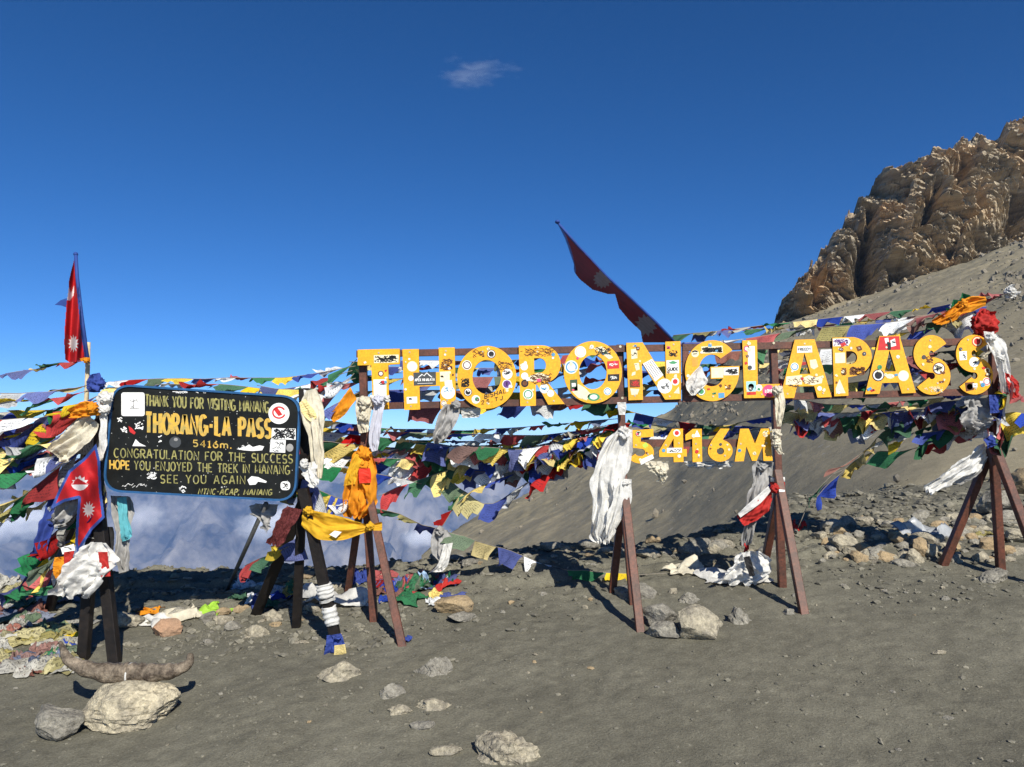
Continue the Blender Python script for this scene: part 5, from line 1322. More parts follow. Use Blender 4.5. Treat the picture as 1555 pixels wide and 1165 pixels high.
# ------------------------------------------------------------------ scarves and loose cloth
def cloth_geo(rows, Y, nu=22, nv=40, folds=4, amp=.03, seed=0, ragged=.0, ripple=.3):
    """rows: ((x,y),(x,y)[,Y]) cross lines in photo px from the tied end to the loose end"""
    rows3 = [(np.array(at(a[0], a[1], r[0] if r else Y)), np.array(at(b[0], b[1], r[-1] if r else Y))) for a, b, *r in rows]
    Lp = catmull([r[0] for r in rows3], nv); Rp = catmull([r[1] for r in rows3], nv)
    u = np.linspace(0, 1, nu)
    P = Lp[:, None, :] + (Rp - Lp)[:, None, :] * u[None, :, None]
    v = np.linspace(0, 1, nv)[:, None]
    wdt = np.linalg.norm(Rp - Lp, axis=1)[:, None]
    rr = random.Random(seed); p0, p1 = rr.uniform(0, 6), rr.uniform(0, 6)
    wob = 1.2 * fbm(u[None] * 1.3 + seed, v * 2.2, seed=seed % 40 + 3)
    n1_ = fbm(u[None] * folds * 1.5 + .8 * vnoise(v * 2.3, seed + .5, seed=9) + seed, v * 2.6 + .5 * u[None], seed=seed % 40 + 11, octv=3)
    n2_ = ridged(u[None] * folds * 1.1 + 1.1 * v + .5 * fbm(u[None] * 3, v * 4, seed=seed % 30), v * 3.8 - 1.6 * u[None], seed=seed % 40 + 21, octv=3)
    w = 2.3 * n1_ + 1.1 * (n2_ - .4) + .3 * np.sin(2 * math.pi * folds * u[None] + p0 + wob * 3)
    dep = .8 * amp * w * (.35 + .65 * v) * np.clip(wdt / .12, .35, 1.4) + ripple * amp * np.sin(9 * v + 3 * u[None] + p1)
    P[..., 1] += dep - amp * .6
    lat = (Rp - Lp)[:, None, :] * (.12 * n1_ * np.sin(math.pi * u[None]))[..., None]
    P += lat
    if ragged:
        P[-3:, :, 2] += ragged * vnoise(u * 9 + seed, 1.3, seed=4) * np.array([.3, .7, 1])[:, None]
        P[:, 0, 0] += ragged * .5 * vnoise(np.linspace(0, 9, nv), seed, seed=6); P[:, -1, 0] += ragged * .5 * vnoise(np.linspace(0, 9, nv), seed + 9, seed=6)
    uv = np.stack([np.broadcast_to(u[None], (nv, nu)), np.broadcast_to(v, (nv, nu))], -1).reshape(-1, 2)
    return P.reshape(-1, 3), grid_faces(nu, nv), uv

def cloth(name, label, cat, rows, Y, mt, parent=None, group=None, **kw):
    V, f, uv = cloth_geo(rows, Y, **kw)
    o = mk(name, V, f, mt, parent, uvs=uv)
    if parent is None: tag(o, label, cat, group)
    return o

def scarf(label, rows, Y, mt, knots=(), **kw):
    """a tied scarf: one thing with its knots as parts"""
    e = empty('scarf', at(*( [(rows[0][0][0] + rows[0][1][0]) / 2, (rows[0][0][1] + rows[0][1][1]) / 2, Y])), label, 'scarf', 'scarves tied to the signs')
    rl = rows if isinstance(rows[0][0][0], (list, tuple)) else [rows]
    cloth('drape', None, None, rows, Y, mt, e, **kw)
    for i, (x, y, r) in enumerate(knots): knot('knot', x, y, Y - .05, r, mt, e, seed=int(x + y) + i)
    return e

e = scarf('big white scarf hanging in folds from the middle tripod post left of the digits', [((938, 650), (958, 652)), ((920, 672), (958, 676)), ((904, 700), (955, 700)), ((897, 730), (950, 728)), ((900, 762), (950, 745)), ((897, 790), (940, 775)), ((896, 812), (924, 806)), ((906, 826), (918, 822))], SY - .02, M_white, [(948, 657, .075)], folds=3.5, amp=.05, nu=34, nv=60, ragged=.05)
cloth('lower_drape', None, None, [((938, 726), (957, 728)), ((930, 750), (957, 756)), ((922, 785), (948, 780)), ((918, 812), (934, 806)), ((918, 828), (926, 822))], SY - .08, M_white, e, folds=2.5, amp=.035, ragged=.04)
knot('knot', 949, 733, SY - .08, .06, M_white, e, 5, .04)
e = scarf('white cloth draped over the left legs of the blackboard above the yak horns', [((142, 822), (160, 824)), ((122, 840), (176, 846)), ((104, 862), (182, 858)), ((90, 885), (160, 880)), ((80, 906), (140, 908))], 6.42, M_white, [], folds=3, amp=.05, nu=34, nv=50, ragged=.06)
e = scarf('cream scarf hanging down the right edge of the blackboard', [((466, 594), (480, 590)), ((458, 615), (490, 612)), ((462, 640), (494, 635)), ((470, 665), (492, 660)), ((474, 700), (493, 698)), ((478, 728), (490, 726))], 6.46, M_cream, [], folds=2.5, amp=.03, nu=26, nv=50)
e = scarf('short white scarf with tassels tied under the blackboard right corner', [((456, 706), (480, 700)), ((462, 722), (482, 716)), ((474, 742), (486, 736))], 6.44, M_white, [(462, 704, .05)], folds=2, amp=.02, ragged=.03)
e = scarf('cream scarf wound around the left post below the letter T', [((542, 604), (570, 602)), ((541, 620), (566, 620)), ((543, 640), (562, 640)), ((546, 658), (560, 656))], SY - .03, M_cream, [(553, 612, .075), (552, 632, .06)], folds=2, amp=.03)
e = scarf('pale lilac scarf hanging beside the left post below the letter T', [((566, 604), (592, 600)), ((568, 620), (584, 618)), ((563, 645), (580, 645)), ((561, 670), (577, 668)), ((565, 686), (574, 684))], SY - .07, M_lilac, [(574, 608, .06)], folds=2, amp=.025, nu=22, nv=40)
e = scarf('white scarf tied around the foot of the letter T', [((562, 600), (590, 604)), ((568, 612), (586, 612)), ((572, 622), (580, 622))], SY - .05, M_white, [(588, 606, .04)], folds=2, amp=.02)
e = scarf('orange scarf bundled over the left tripod below its knot', [((545, 680), (560, 680)), ((536, 698), (568, 700)), ((530, 720), (572, 722)), ((524, 745), (574, 745)), ((522, 770), (570, 768)), ((526, 786), (552, 788))], SY - .04, M_orange, [(552, 690, .085), (548, 706, .08)], folds=3.5, amp=.05, nu=34, nv=50, ragged=.03)
cloth('amber_fold', None, None, [((540, 690), (556, 686)), ((528, 715), (545, 712)), ((522, 738), (540, 735))], SY - .12, M_amber, e, folds=2, amp=.02)
e = tag(cloth('red_tag', 'small bright red printed cloth over the orange scarf on the left tripod', 'cloth', [((545, 712), (562, 711)), ((545, 722), (564, 721)), ((546, 734), (563, 733))], SY - .14, mat('bright_red_cloth', (.72, .04, .02), .7, .1, 9, trans=.15), folds=1, amp=.008))
e = scarf('yellow banner knotted tightly between the blackboard leg and the left tripod', [((462, 772), (458, 798)), ((474, 774), (470, 808)), ((495, 778), (488, 819)), ((520, 784), (520, 820)), ((545, 792), (548, 811)), ((562, 796), (563, 806)), ((580, 792), (581, 805))], 6.50, M_amber, [(468, 776, .05), (563, 799, .045)], folds=1.7, amp=.03, nu=30, nv=50)
g = Geo()
V, f, mi = slab_geo([[(500, 812), (508, 806), (519, 808), (510, 817)]], 6.44, .002); g.add(V, f); g.make('printed_patch', [M_whitep], e)
e = scarf('grey white scarf blown back under the letter H bottom rail', [((676, 614), (698, 616)), ((668, 628), (698, 630)), ((662, 648), (692, 645)), ((658, 664), (680, 664)), ((660, 674), (672, 672))], SY - .0, M_greyc, [(692, 614, .055)], folds=2.5, amp=.05)
e = scarf('white flat cloth hanging below the rail between H and O', [((696, 614), (726, 612)), ((700, 624), (730, 622)), ((702, 635), (728, 634))], SY + .1, M_white, [], folds=1.5, amp=.02)
e = scarf('hanging white rag with grey upper half on the low cord left of centre', [((660, 803), (680, 805)), ((655, 820), (688, 822)), ((657, 840), (684, 838)), ((666, 852), (682, 852)), ((652, 868), (674, 866))], 7.75, M_greyc, [(668, 806, .06)], folds=2.5, amp=.04)
cloth('white_tail', None, None, [((674, 826), (688, 824)), ((670, 842), (684, 842)), ((664, 858), (680, 858)), ((650, 870), (672, 868))], 7.66, M_white, e, folds=1.5, amp=.03)
e = scarf('twisted cream scarf hanging from the foot of the letter L', [((1170, 588), (1188, 586)), ((1174, 602), (1190, 602)), ((1175, 620), (1190, 622)), ((1176, 636), (1187, 638)), ((1179, 648), (1184, 648))], SY - .05, M_cream, [(1180, 593, .06)], folds=2, amp=.035)
e = scarf('white scarf knotted on the post beside the digit M', [((1172, 652), (1186, 652)), ((1170, 664), (1184, 666)), ((1174, 680), (1187, 684)), ((1182, 690), (1190, 690))], SY - .04, M_cream, [(1178, 660, .06), (1178, 672, .055)], folds=2, amp=.02)
e = scarf('white scarf falling behind the L tripod below the digit M', [((1142, 700), (1172, 702)), ((1140, 725), (1170, 722)), ((1132, 755), (1160, 748)), ((1128, 790), (1148, 785)), ((1126, 830), (1140, 825))], SY + .12, M_greyc, [(1156, 708, .07)], folds=3, amp=.05, ragged=.04)
e = scarf('shiny red cloth blown from the knot of the L tripod', [((1168, 742), (1172, 758)), ((1152, 754), (1164, 776)), ((1136, 768), (1148, 790)), ((1118, 782), (1128, 798))], SY + .0, M_redc, [(1176, 742, .055)], folds=1.6, amp=.04)
cloth('white_edge', None, None, [((1166, 738), (1170, 746)), ((1148, 754), (1156, 762)), ((1130, 770), (1138, 776)), ((1120, 780), (1124, 786))], SY - .06, M_white, e, folds=1, amp=.015)
g = Geo()
for (y0, y1, mi_) in ((725, 731.5, 1), (732, 741, 0)):
    V, f = tube_geo([at(1180.5, y0, SY + .07), at(1181, y1, SY + .07)], .068, 12); g.add(V, f, [mi_] * len(f))
g.make('ribbon_wrap', [M_redc, M_white], e, smooth=True)
tag(plate('notice_card', [[(1183, 743), (1192, 744), (1191.4, 761), (1184, 760)]], SY - .075, .003, [M_whitep, M_whitep], None), 'small white card with a black mark stuck on the L tripod leg', 'card')
e = scarf('white scarf streaming left from the right tripod knot', [((1489, 672), (1498, 694)), ((1470, 686), (1484, 712)), ((1448, 702), (1466, 722)), ((1426, 720), (1440, 736)), ((1402, 740), (1411, 752))], SY + .1, M_white, [(1502, 664, .07)], folds=2.2, amp=.05, nu=30, ragged=.05)
cloth('blue_knot_end', None, None, [((1490, 668), (1504, 660)), ((1494, 674), (1510, 668)), ((1498, 682), (1512, 676))], SY - .05, M_bluec, e, folds=1.5, amp=.03)
cloth('grey_panel', None, None, [((1484, 690), (1498, 698)), ((1462, 716), (1480, 724)), ((1442, 730), (1456, 736))], SY + .16, M_greyc, e, folds=1.5, amp=.03)
e = scarf('orange scarf streaming along the top string near the right post', [((1492, 452), (1496, 464)), ((1470, 452), (1474, 474)), ((1452, 460), (1458, 478)), ((1436, 472), (1446, 488)), ((1414, 486), (1424, 496))], 7.3, M_orange, [(1462, 462, .06)], folds=2, amp=.05, nu=30, nv=50)
e = scarf('red cloth bag hanging above the last letter S', [((1484, 470), (1510, 474)), ((1472, 484), (1512, 486)), ((1472, 500), (1508, 504)), ((1480, 512), (1500, 512))], 7.12, M_redc, [(1490, 490, .12)], folds=3, amp=.06)
e = scarf('white plastic bag caught at the end of the top string', [((1522, 440), (1526, 452)), ((1530, 434), (1534, 454)), ((1538, 433), (1546, 446))], 7.35, M_white, [(1534, 443, .06)], folds=2, amp=.04)
e = scarf('long white scarf hanging down the outside of the last letter S', [((1490, 504), (1514, 508)), ((1494, 525), (1524, 520)), ((1506, 550), (1526, 540)), ((1514, 580), (1532, 572)), ((1520, 600), (1536, 596))], SY - .04, M_white, [(1504, 512, .06), (1520, 545, .05)], folds=2.5, amp=.04)
e = scarf('second white scarf twisted from the last letter S towards the post', [((1496, 536), (1508, 526)), ((1490, 540), (1504, 534)), ((1487, 547), (1496, 543))], SY - .06, M_cream, [], folds=1.5, amp=.03)
e = scarf('blue cloth wrapped around the right post below the rail', [((1500, 600), (1516, 600)), ((1500, 612), (1517, 612)), ((1502, 628), (1515, 627))], SY - .01, M_bluec, [], folds=1.5, amp=.02)
e = scarf('grey white cloth hanging below the last letter S', [((1462, 606), (1500, 604)), ((1460, 622), (1502, 622)), ((1452, 640), (1504, 640)), ((1470, 656), (1494, 654))], SY + .12, M_greyc, [], folds=3, amp=.05, ragged=.05)
e = scarf('red rag at the far right of the last post', [((1520, 566), (1536, 570)), ((1526, 585), (1546, 588)), ((1532, 605), (1544, 604))], SY - .05, M_redc, [], folds=1.5, amp=.03)
e = scarf('white scarf stuffed into the lower left curve of the letter G', [((1062, 556), (1066, 558)), ((1050, 568), (1070, 570)), ((1041, 580), (1074, 580)), ((1042, 592), (1066, 590)), ((1050, 601), (1056, 600))], SY - .035, M_white, [], folds=2.2, amp=.022, nu=26)
e = scarf('white cloth strip tied around the middle post under the rail', [((937, 611), (950, 611)), ((938, 620), (951, 620)), ((940, 630), (949, 630))], SY - .01, M_white, [], folds=1, amp=.012)
e = scarf('ragged white tatters hanging below the digits 5 and 4', [((982, 700), (1012, 700)), ((984, 712), (1012, 712)), ((996, 722), (1012, 720)), ((1002, 734), (1010, 732))], SY + .04, M_cream, [(990, 708, .05), (1006, 716, .05)], folds=3, amp=.04, ragged=.06)
e = scarf('white strip of cloth hanging behind the digits 1 and 6', [((1040, 700), (1110, 700)), ((1042, 706), (1112, 704)), ((1046, 711), (1108, 710))], SY + .12, M_white, [], folds=6, amp=.03, ragged=.05)
# around the left pole
e = scarf('purple blue cloth bundled at the top of the left pole', [((140, 570), (152, 566)), ((136, 582), (158, 580)), ((138, 596), (156, 596))], 6.5, M_bluec, [(148, 582, .075)], folds=2, amp=.04)
e = scarf('white cloth knotted beside the top left corner of the blackboard', [((150, 598), (172, 596)), ((152, 615), (168, 618)), ((156, 640), (166, 640)), ((152, 670), (164, 668)), ((150, 700), (160, 698))], 6.47, M_white, [(160, 604, .07), (158, 622, .06)], folds=2, amp=.03, ragged=.03)
e = scarf('orange scarf tied left of the blackboard over a white scarf', [((150, 612), (154, 630)), ((132, 610), (142, 632)), ((116, 618), (128, 634)), ((104, 624), (110, 636))], 6.42, M_orange, [(140, 620, .06)], folds=2, amp=.04)
e = scarf('broad white scarf blown left from the blackboard pole', [((140, 630), (150, 644)), ((122, 642), (144, 662)), ((104, 660), (128, 684)), ((80, 678), (108, 700)), ((84, 688), (100, 704))], 6.5, M_cream, [], folds=2.5, amp=.05, nu=30, ragged=.03)
e = scarf('teal and grey cloths hanging behind the lower left corner of the blackboard', [((172, 752), (200, 754)), ((176, 780), (204, 775)), ((182, 810), (203, 805)), ((180, 840), (200, 836)), ((184, 870), (198, 866))], 6.75, M_greyc, [], folds=3, amp=.05, nu=30)
cloth('teal_fold', None, None, [((180, 756), (192, 754)), ((182, 780), (196, 780)), ((186, 810), (202, 808)), ((188, 822), (200, 818))], 6.66, M_teal, e, folds=2, amp=.03)
e = scarf('maroon woven scarf hanging from the top of the right blackboard legs', [((436, 768), (458, 774)), ((426, 786), (448, 794)), ((416, 806), (438, 814)), ((406, 826), (424, 833))], 6.44, M_maroon, [], folds=2, amp=.025, ragged=.03)
e = scarf('black and white rag fluttering below the blackboard by the thin rod', [((388, 764), (420, 766)), ((384, 776), (416, 782)), ((398, 790), (412, 796)), ((402, 806), (408, 808))], 6.75, M_greyc, [], folds=2, amp=.04, ragged=.06)
e = scarf('blue and yellow flag cloth wrapped round the foot of the front blackboard leg', [((497, 964), (518, 962)), ((496, 978), (524, 976)), ((492, 998), (526, 998))], gnd(513, 985).y - .07, M_bluec, [(513, 968, .035)], folds=2, amp=.02)
cloth('yellow_flag', None, None, [((508, 980), (524, 978)), ((508, 990), (526, 988)), ((506, 1000), (527, 1000))], gnd(513, 985).y - .11, fmat('yellow'), e, folds=1, amp=.008)
e = scarf('white and black rags stuffed around the L tripod legs', [((1120, 838), (1150, 836)), ((1108, 856), (1168, 850)), ((1096, 872), (1172, 868)), ((1080, 886), (1146, 888))], 7.35, M_white, [], folds=3.5, amp=.06, nu=36, nv=44, ragged=.05)
cloth('black_stripe', None, None, [((1128, 846), (1138, 844)), ((1132, 860), (1142, 858)), ((1138, 876), (1146, 874))], 7.22, mat('black_cloth', (.012, .012, .014), .8, .2, 9), e, folds=1, amp=.02)

e = scarf('long dark blue cloth hanging to the ground far left of the blackboard', [((86, 742), (104, 746)), ((76, 770), (98, 774)), ((66, 800), (86, 806)), ((56, 830), (76, 838)), ((54, 848), (66, 850))], 6.7, M_bluec, [], folds=2, amp=.05, ragged=.04)
e = scarf('grey striped cloth blown beside the lower point of the hanging red flag', [((118, 742), (138, 748)), ((100, 760), (128, 772)), ((84, 782), (108, 794)), ((76, 792), (90, 802))], 6.62, M_greyc, [], folds=2.5, amp=.04, ragged=.04)
e = scarf('orange rag under the white card left of the dark legs', [((86, 846), (104, 844)), ((84, 860), (104, 862)), ((86, 878), (98, 876))], 6.5, M_orange, [], folds=1.5, amp=.03)
e = scarf('small bright red rag beside the orange rag left of the dark legs', [((100, 838), (114, 836)), ((100, 852), (114, 850)), ((102, 864), (110, 862))], 6.47, M_redc, [], folds=1.5, amp=.03)
e = scarf('green cloth stretched low from the dark legs to the heap', [((82, 888), (86, 902)), ((56, 894), (60, 904)), ((30, 898), (32, 904))], 6.8, fmat('green'), [], folds=1.5, amp=.03)
crd = tag(plate('notice_card', [[(92, 832), (112, 826), (114, 836), (95, 842)]], 6.46, .003, [M_whitep, M_whitep], None), 'white card with black scrawl above the orange rag at the left', 'card')
g = Geo(); scribble(g, 96, 831, 111, 837, 9, 1.2, 6.4594, 91); g.make('writing', [M_inkb], crd)
e = scarf('black cloth draped between the left legs of the blackboard', [((140, 800), (172, 800)), ((136, 830), (176, 832)), ((140, 862), (170, 866)), ((148, 885), (166, 888))], 6.78, mat('black_cloth', (.012, .012, .014), .8, .2, 9), [], folds=2.5, amp=.05)
e = scarf('red and black wrap on the front left leg of the blackboard', [((150, 838), (164, 838)), ((152, 854), (166, 854)), ((154, 876), (168, 875))], 6.36, M_redc, [], folds=1, amp=.012)
e = scarf('yellow cloth tied beside the cream scarf at the blackboard right edge', [((455, 612), (464, 606)), ((460, 628), (478, 624)), ((472, 640), (482, 634))], 6.43, fmat('yellow'), [], folds=1.5, amp=.02)
e = scarf('orange and black striped cloth stretched from the T corner to the cream scarf', [((533, 588), (542, 606)), ((516, 612), (526, 628)), ((500, 634), (508, 642))], 7.0, M_orange, [], folds=1.5, amp=.03)
e = scarf('white striped cloth flapping above the cream scarf right of the blackboard', [((462, 592), (490, 600)), ((464, 606), (490, 612)), ((466, 622), (488, 626))], 6.6, M_white, [], folds=2, amp=.02)

# ------------------------------------------------------------------ Nepal flags
def inside(poly, X, Y):
    r = np.zeros(X.shape, bool); n = len(poly)
    for i in range(n):
        (x0, y0), (x1, y1) = poly[i], poly[(i + 1) % n]
        c = ((y0 > Y) != (y1 > Y)) & (X < (x1 - x0) * (Y - y0) / (y1 - y0 + 1e-12) + x0)
        r ^= c
    return r
def pdist(pl, X, Y):
    d = np.full(X.shape, 1e9)
    for (x0, y0), (x1, y1) in zip(pl[:-1], pl[1:]):
        t = np.clip(((X - x0) * (x1 - x0) + (Y - y0) * (y1 - y0)) / ((x1 - x0) ** 2 + (y1 - y0) ** 2), 0, 1)
        d = np.minimum(d, np.hypot(X - x0 - t * (x1 - x0), Y - y0 - t * (y1 - y0)))
    return d
def star(cx, cy, r0, r1, n, rot=0, sx=1.0):
    return [(cx + sx * (r1 if k % 2 else r0) * math.sin(math.pi * k / n + rot), cy - (r1 if k % 2 else r0) * math.cos(math.pi * k / n + rot)) for k in range(2 * n)]
def poly_flag(name, parent, poly, border_lines, bw, emblems, depth, step=.8, mats=None):
    xs_ = [p[0] for p in poly]; ys_ = [p[1] for p in poly]
    gx = np.arange(min(xs_) - 1, max(xs_) + 1.5, step); gy = np.arange(min(ys_) - 1, max(ys_) + 1.5, step)
    X, Y = np.meshgrid(gx, gy)
    Dp = depth(X, Y)
    P = at_np(X, Y, Dp)
    fc = grid_faces(len(gx), len(gy))
    cx = X.ravel()[fc].mean(1); cy = Y.ravel()[fc].mean(1)
    keep = inside(poly, cx, cy)
    mi = np.zeros(len(fc), int)
    for pl in border_lines: mi[pdist(pl, cx, cy) < bw] = 1
    for em in emblems: mi[inside(em, cx, cy)] = 2
    fc = fc[keep]; mi = mi[keep]
    used = np.unique(fc); remap = -np.ones(P.reshape(-1, 3).shape[0], int); remap[used] = np.arange(len(used))
    return mk(name, P.reshape(-1, 3)[used], remap[fc], mats or [MATS['nepal_red'], MATS['nepal_blue'], MATS['nepal_white']], parent, midx=mi)
mat('nepal_red', (.42, .016, .020), .65, .2, 7, trans=.05, spec=.15, fine=.12); mat('nepal_blue', (.03, .07, .28), .65, .2, 7, trans=.12, spec=.25); mat('nepal_white', (.66, .62, .62), .7, .15, 12, trans=.15)
BY0 = 6.72
n1 = empty('national_flag', at(133, 620, BY0), 'furled red flag with white sun and moon flying upright at the far left pole', 'flag', 'red pennant flags')
pole1 = [(116, 388), (118, 430), (122, 470), (126, 510), (131, 542)]
poly1 = pole1 + [(124, 547), (108, 552), (99, 546), (97.5, 520), (98.5, 495), (101, 462), (104, 440), (105, 425), (109, 408), (114, 390)]
poly_flag('flag_cloth', n1, poly1, [pole1], 2.6, [star(111.5, 522, 14, 8, 12, 0, .62), [(104, 434), (108, 446), (112.5, 433), (112, 448), (106, 457), (101, 455)]],
          lambda X, Y: BY0 + .06 * np.sin((X - 95) * .32 + Y * .02) + .02 * np.sin(Y * .06))
V, f = tube_geo([at(115, 385, BY0 + .01), at(117, 420, BY0 + .01), at(124, 480, BY0 + .01), at(134, 550, BY0 + .01)], .016, 8)
mk('flag_sleeve', V, f, MATS['nepal_blue'], n1)
V, f, mi = slab_geo([[(83, 463), (92, 456), (101, 453), (101, 467), (93, 464)]], BY0 + .08, .004); mk('pennant_tip', V, f, [MATS['nepal_blue']], n1, smooth=False)
V, f = lump_geo(at(115, 386, BY0 + .01), .02, .02, .02, 3, .1); mk('pole_tip', V, f, MATS['nepal_blue'], n1)
V, f = tube_geo([at(134, 520, BY0 + .03), at(133, 560, BY0 + .03), at(130, 640, BY0 + .03), at(124, 700, BY0 + .05)], .02, 10)
tag(mk('flag_pole', V, f, mat('bare_bamboo', (.55, .45, .28), .6, .3, 18)), 'pale wooden pole standing behind the left end of the blackboard', 'pole')
o = scarf('orange ribbon tied round the pole under the upright red flag', [((122, 545), (124, 549)), ((130, 543), (132, 549)), ((137, 543), (138, 550))], BY0 - .04, M_orange, [(131, 547, .035)], folds=1, amp=.01)
n2 = empty('national_flag', at(150, 800, 6.44), 'double pointed red flag with blue border, moon and sun, hanging beside the blackboard', 'flag', 'red pennant flags')
poly2 = [(146, 674), (152, 700), (154, 745), (159, 786), (140, 805), (118, 840), (114, 825), (116, 790), (119, 757), (98, 762), (76, 774), (90, 742), (104, 715), (128, 695)]
bl = [poly2 + [poly2[0]]]
moon2 = star(121.5, 736, 14, 9.5, 12, 0, 1.0)
poly_flag('flag_cloth', n2, poly2, bl, 4.2, [[p for p in moon2 if p[1] < 737] + arc(121, 731, 14, 14, 20, 160, 12), star(134.5, 774, 13.5, 7, 12, .2, .75)],
          lambda X, Y: 6.42 + .07 * np.sin((X + .5 * Y) * .085) + .03 * np.sin(X * .19 - Y * .07), .75)
n3 = empty('national_flag', at(1000, 530, 7.35), 'red flag leaning from the top rail above N, underside shade painted into its colour', 'flag', 'red pennant flags')
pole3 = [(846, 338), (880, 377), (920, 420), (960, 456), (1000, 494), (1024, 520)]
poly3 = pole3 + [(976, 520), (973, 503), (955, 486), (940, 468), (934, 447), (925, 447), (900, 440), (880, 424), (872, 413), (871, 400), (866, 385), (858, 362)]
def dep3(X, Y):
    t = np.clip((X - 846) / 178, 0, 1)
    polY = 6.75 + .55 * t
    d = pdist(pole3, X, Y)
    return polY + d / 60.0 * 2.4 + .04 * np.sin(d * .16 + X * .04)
poly_flag('flag_cloth', n3, poly3, [[(846, 338), (858, 362), (866, 385), (872, 412)]], 3, [star(915, 424, 15, 11, 14, .6), star(981, 494, 18, 12, 12, .3)], dep3, mats=[mat('painted_shade_red', (.24, .008, .010), .7, .25, 7, spec=.1), MATS['nepal_blue'], mat('painted_shade_emblem', (.30, .22, .20), .8, .25, 12)])  # underside shade is painted into the red cloth and emblem colours
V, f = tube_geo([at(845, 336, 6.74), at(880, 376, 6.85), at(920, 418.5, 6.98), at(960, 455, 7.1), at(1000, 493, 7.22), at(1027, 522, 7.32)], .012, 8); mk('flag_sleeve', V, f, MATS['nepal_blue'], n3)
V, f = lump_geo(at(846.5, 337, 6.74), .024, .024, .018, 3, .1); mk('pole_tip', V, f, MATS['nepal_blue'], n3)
# ------------------------------------------------------------------ rocks
def rock_geo(seed, sub=4, cuts=14, rough=.10):
    rr = random.Random(seed)
    bm = bmesh.new(); bmesh.ops.create_icosphere(bm, subdivisions=sub, radius=1)
    V = np.array([v.co[:] for v in bm.verts]); f = [tuple(v.index for v in q.verts) for q in bm.faces]
    bm.free()
    for k in range(cuts):
        n = np.array([rr.gauss(0, 1), rr.gauss(0, 1), rr.gauss(0, .8)]); n /= np.linalg.norm(n)
        d = rr.uniform(.5, .85)
        s = V @ n - d
        V = V - np.maximum(s, 0)[:, None] * n * .93
    nn = V / np.linalg.norm(V, axis=1)[:, None]
    R3 = ridged(V[:, 0] * 3.2 + seed, V[:, 1] * 3.2, V[:, 2] * 5.0, octv=3, seed=seed % 60)
    V = V + nn * (.05 * R3 + rough * fbm(V[:, 0] * 2.3 + seed, V[:, 1] * 2.3, V[:, 2] * 2.3, octv=4, seed=seed % 90) + rough * .35 * fbm(V[:, 0] * 9, V[:, 1] * 9 + seed, V[:, 2] * 9, octv=3, seed=seed % 70))[:, None]
    V[:, :2] *= (1 + .35 * np.clip(-V[:, 2] - .05, 0, .6))[:, None]
    V = V - (V.max(0) + V.min(0)) / 2
    return V / (V.max(0) - V.min(0)) * 1.0, f

def rock(label, x0, y0, x1, y1, mt, seed, depth=.8, rot=0.0, sink=.12, sub=4, cuts=14, rough=.1, name='rock', group=None, lift=0.0, layered=0.0, Y=None, cat='rock'):
    """a stone whose outline fills the photo box x0..x1, y0..y1 and which sits on the ground"""
    base = gnd((x0 + x1) / 2, y1)
    Yc = Y or base.y
    k = Yc / F * 1.0
    w = (x1 - x0) * k * 1.02; h = (y1 - y0) * k * 1.0
    V, f = rock_geo(seed, sub, cuts, rough)
    if layered:
        V[:, 0] += 0
        q = V[:, 2] + .12 * V[:, 0]
        s = np.abs(((q * layered) % 1.0) - .5) * 2
        rad = V[:, :2] / (np.linalg.norm(V[:, :2], axis=1)[:, None] + .05)
        V[:, :2] += rad * ((s - .5) * .035)[:, None]
    if rot:
        c, s = math.cos(rot), math.sin(rot)
        x, z = V[:, 0].copy(), V[:, 2].copy()
        V[:, 0], V[:, 2] = x * c - z * s, x * s + z * c
        V = V / (V.max(0) - V.min(0))
    dd = w * depth
    hh = max(h * (1 + sink) - dd * .12, h * .5)
    V = V * np.array([w, dd, hh])
    cz = base.z + hh / 2 - hh * sink + lift
    V = V + np.array([at((x0 + x1) / 2, (y0 + y1) / 2, Yc + dd * .4).x, Yc + dd * .45, cz])
    o = mk(name, V, f, mt, smooth=True)
    o.data.set_sharp_from_angle(angle=math.radians(28)) if hasattr(o.data, 'set_sharp_from_angle') else None
    return tag(o, label, cat, group)

# the named stones
rock('big pale layered rock under the yak horns at the lower left', 124, 1040, 268, 1116, M_prock, 229, .7, cuts=9, rough=.16, sub=5)
rock('low grey brown rock touching the left side of the horn rock', 50, 1078, 128, 1131, M_rockg, 8, .8)
rock('squarish brown boulder right of the foot of the middle tripod', 1029, 921, 1098, 977, M_rock, 12, .75, cuts=20, rough=.06)
rock('flat grey slab behind the squat block at the middle tripod foot', 974, 916, 1031, 957, M_rockg, 15, 1.0, rot=.05)
rock('squat grey block between the middle tripod foot and the brown boulder', 984, 944, 1030, 972, M_rockg, 17, .7, cuts=20, rough=.05)
rock('ochre wedge rock lying on a flat slab right of the left tripod', 660, 904, 718, 936, M_rocky, 21, .6, rot=-.2)
rock('thin dark flat slab in front of the ochre wedge rock', 680, 930, 728, 947, M_rockg, 23, .8)
rock('half buried pale rock below the front leg of the blackboard', 482, 1002, 556, 1036, M_rock, 25, .6, sink=.35, rough=.2)
rock('flat broken outcrop of rock left of centre in the path', 628, 990, 694, 1036, M_rockg, 27, .9, sink=.6, rough=.25, layered=6, sub=5)
rock('half buried jagged rock at the bottom centre edge', 722, 1110, 820, 1164, M_rock, 31, .8, sink=.55, rough=.25, layered=6, sub=5)
rock('narrow pale stone strip, nearer the centre, in the path', 630, 1062, 690, 1080, M_rock, 33, .5, sink=.4, rough=.2)
rock('narrow pale stone strip, left one of the pair in the path', 588, 1070, 626, 1086, M_rock, 35, .5, sink=.4, rough=.2)
rock('small flat stone below the pair of stone strips', 622, 1098, 664, 1112, M_rockg, 37, .6, sink=.4)
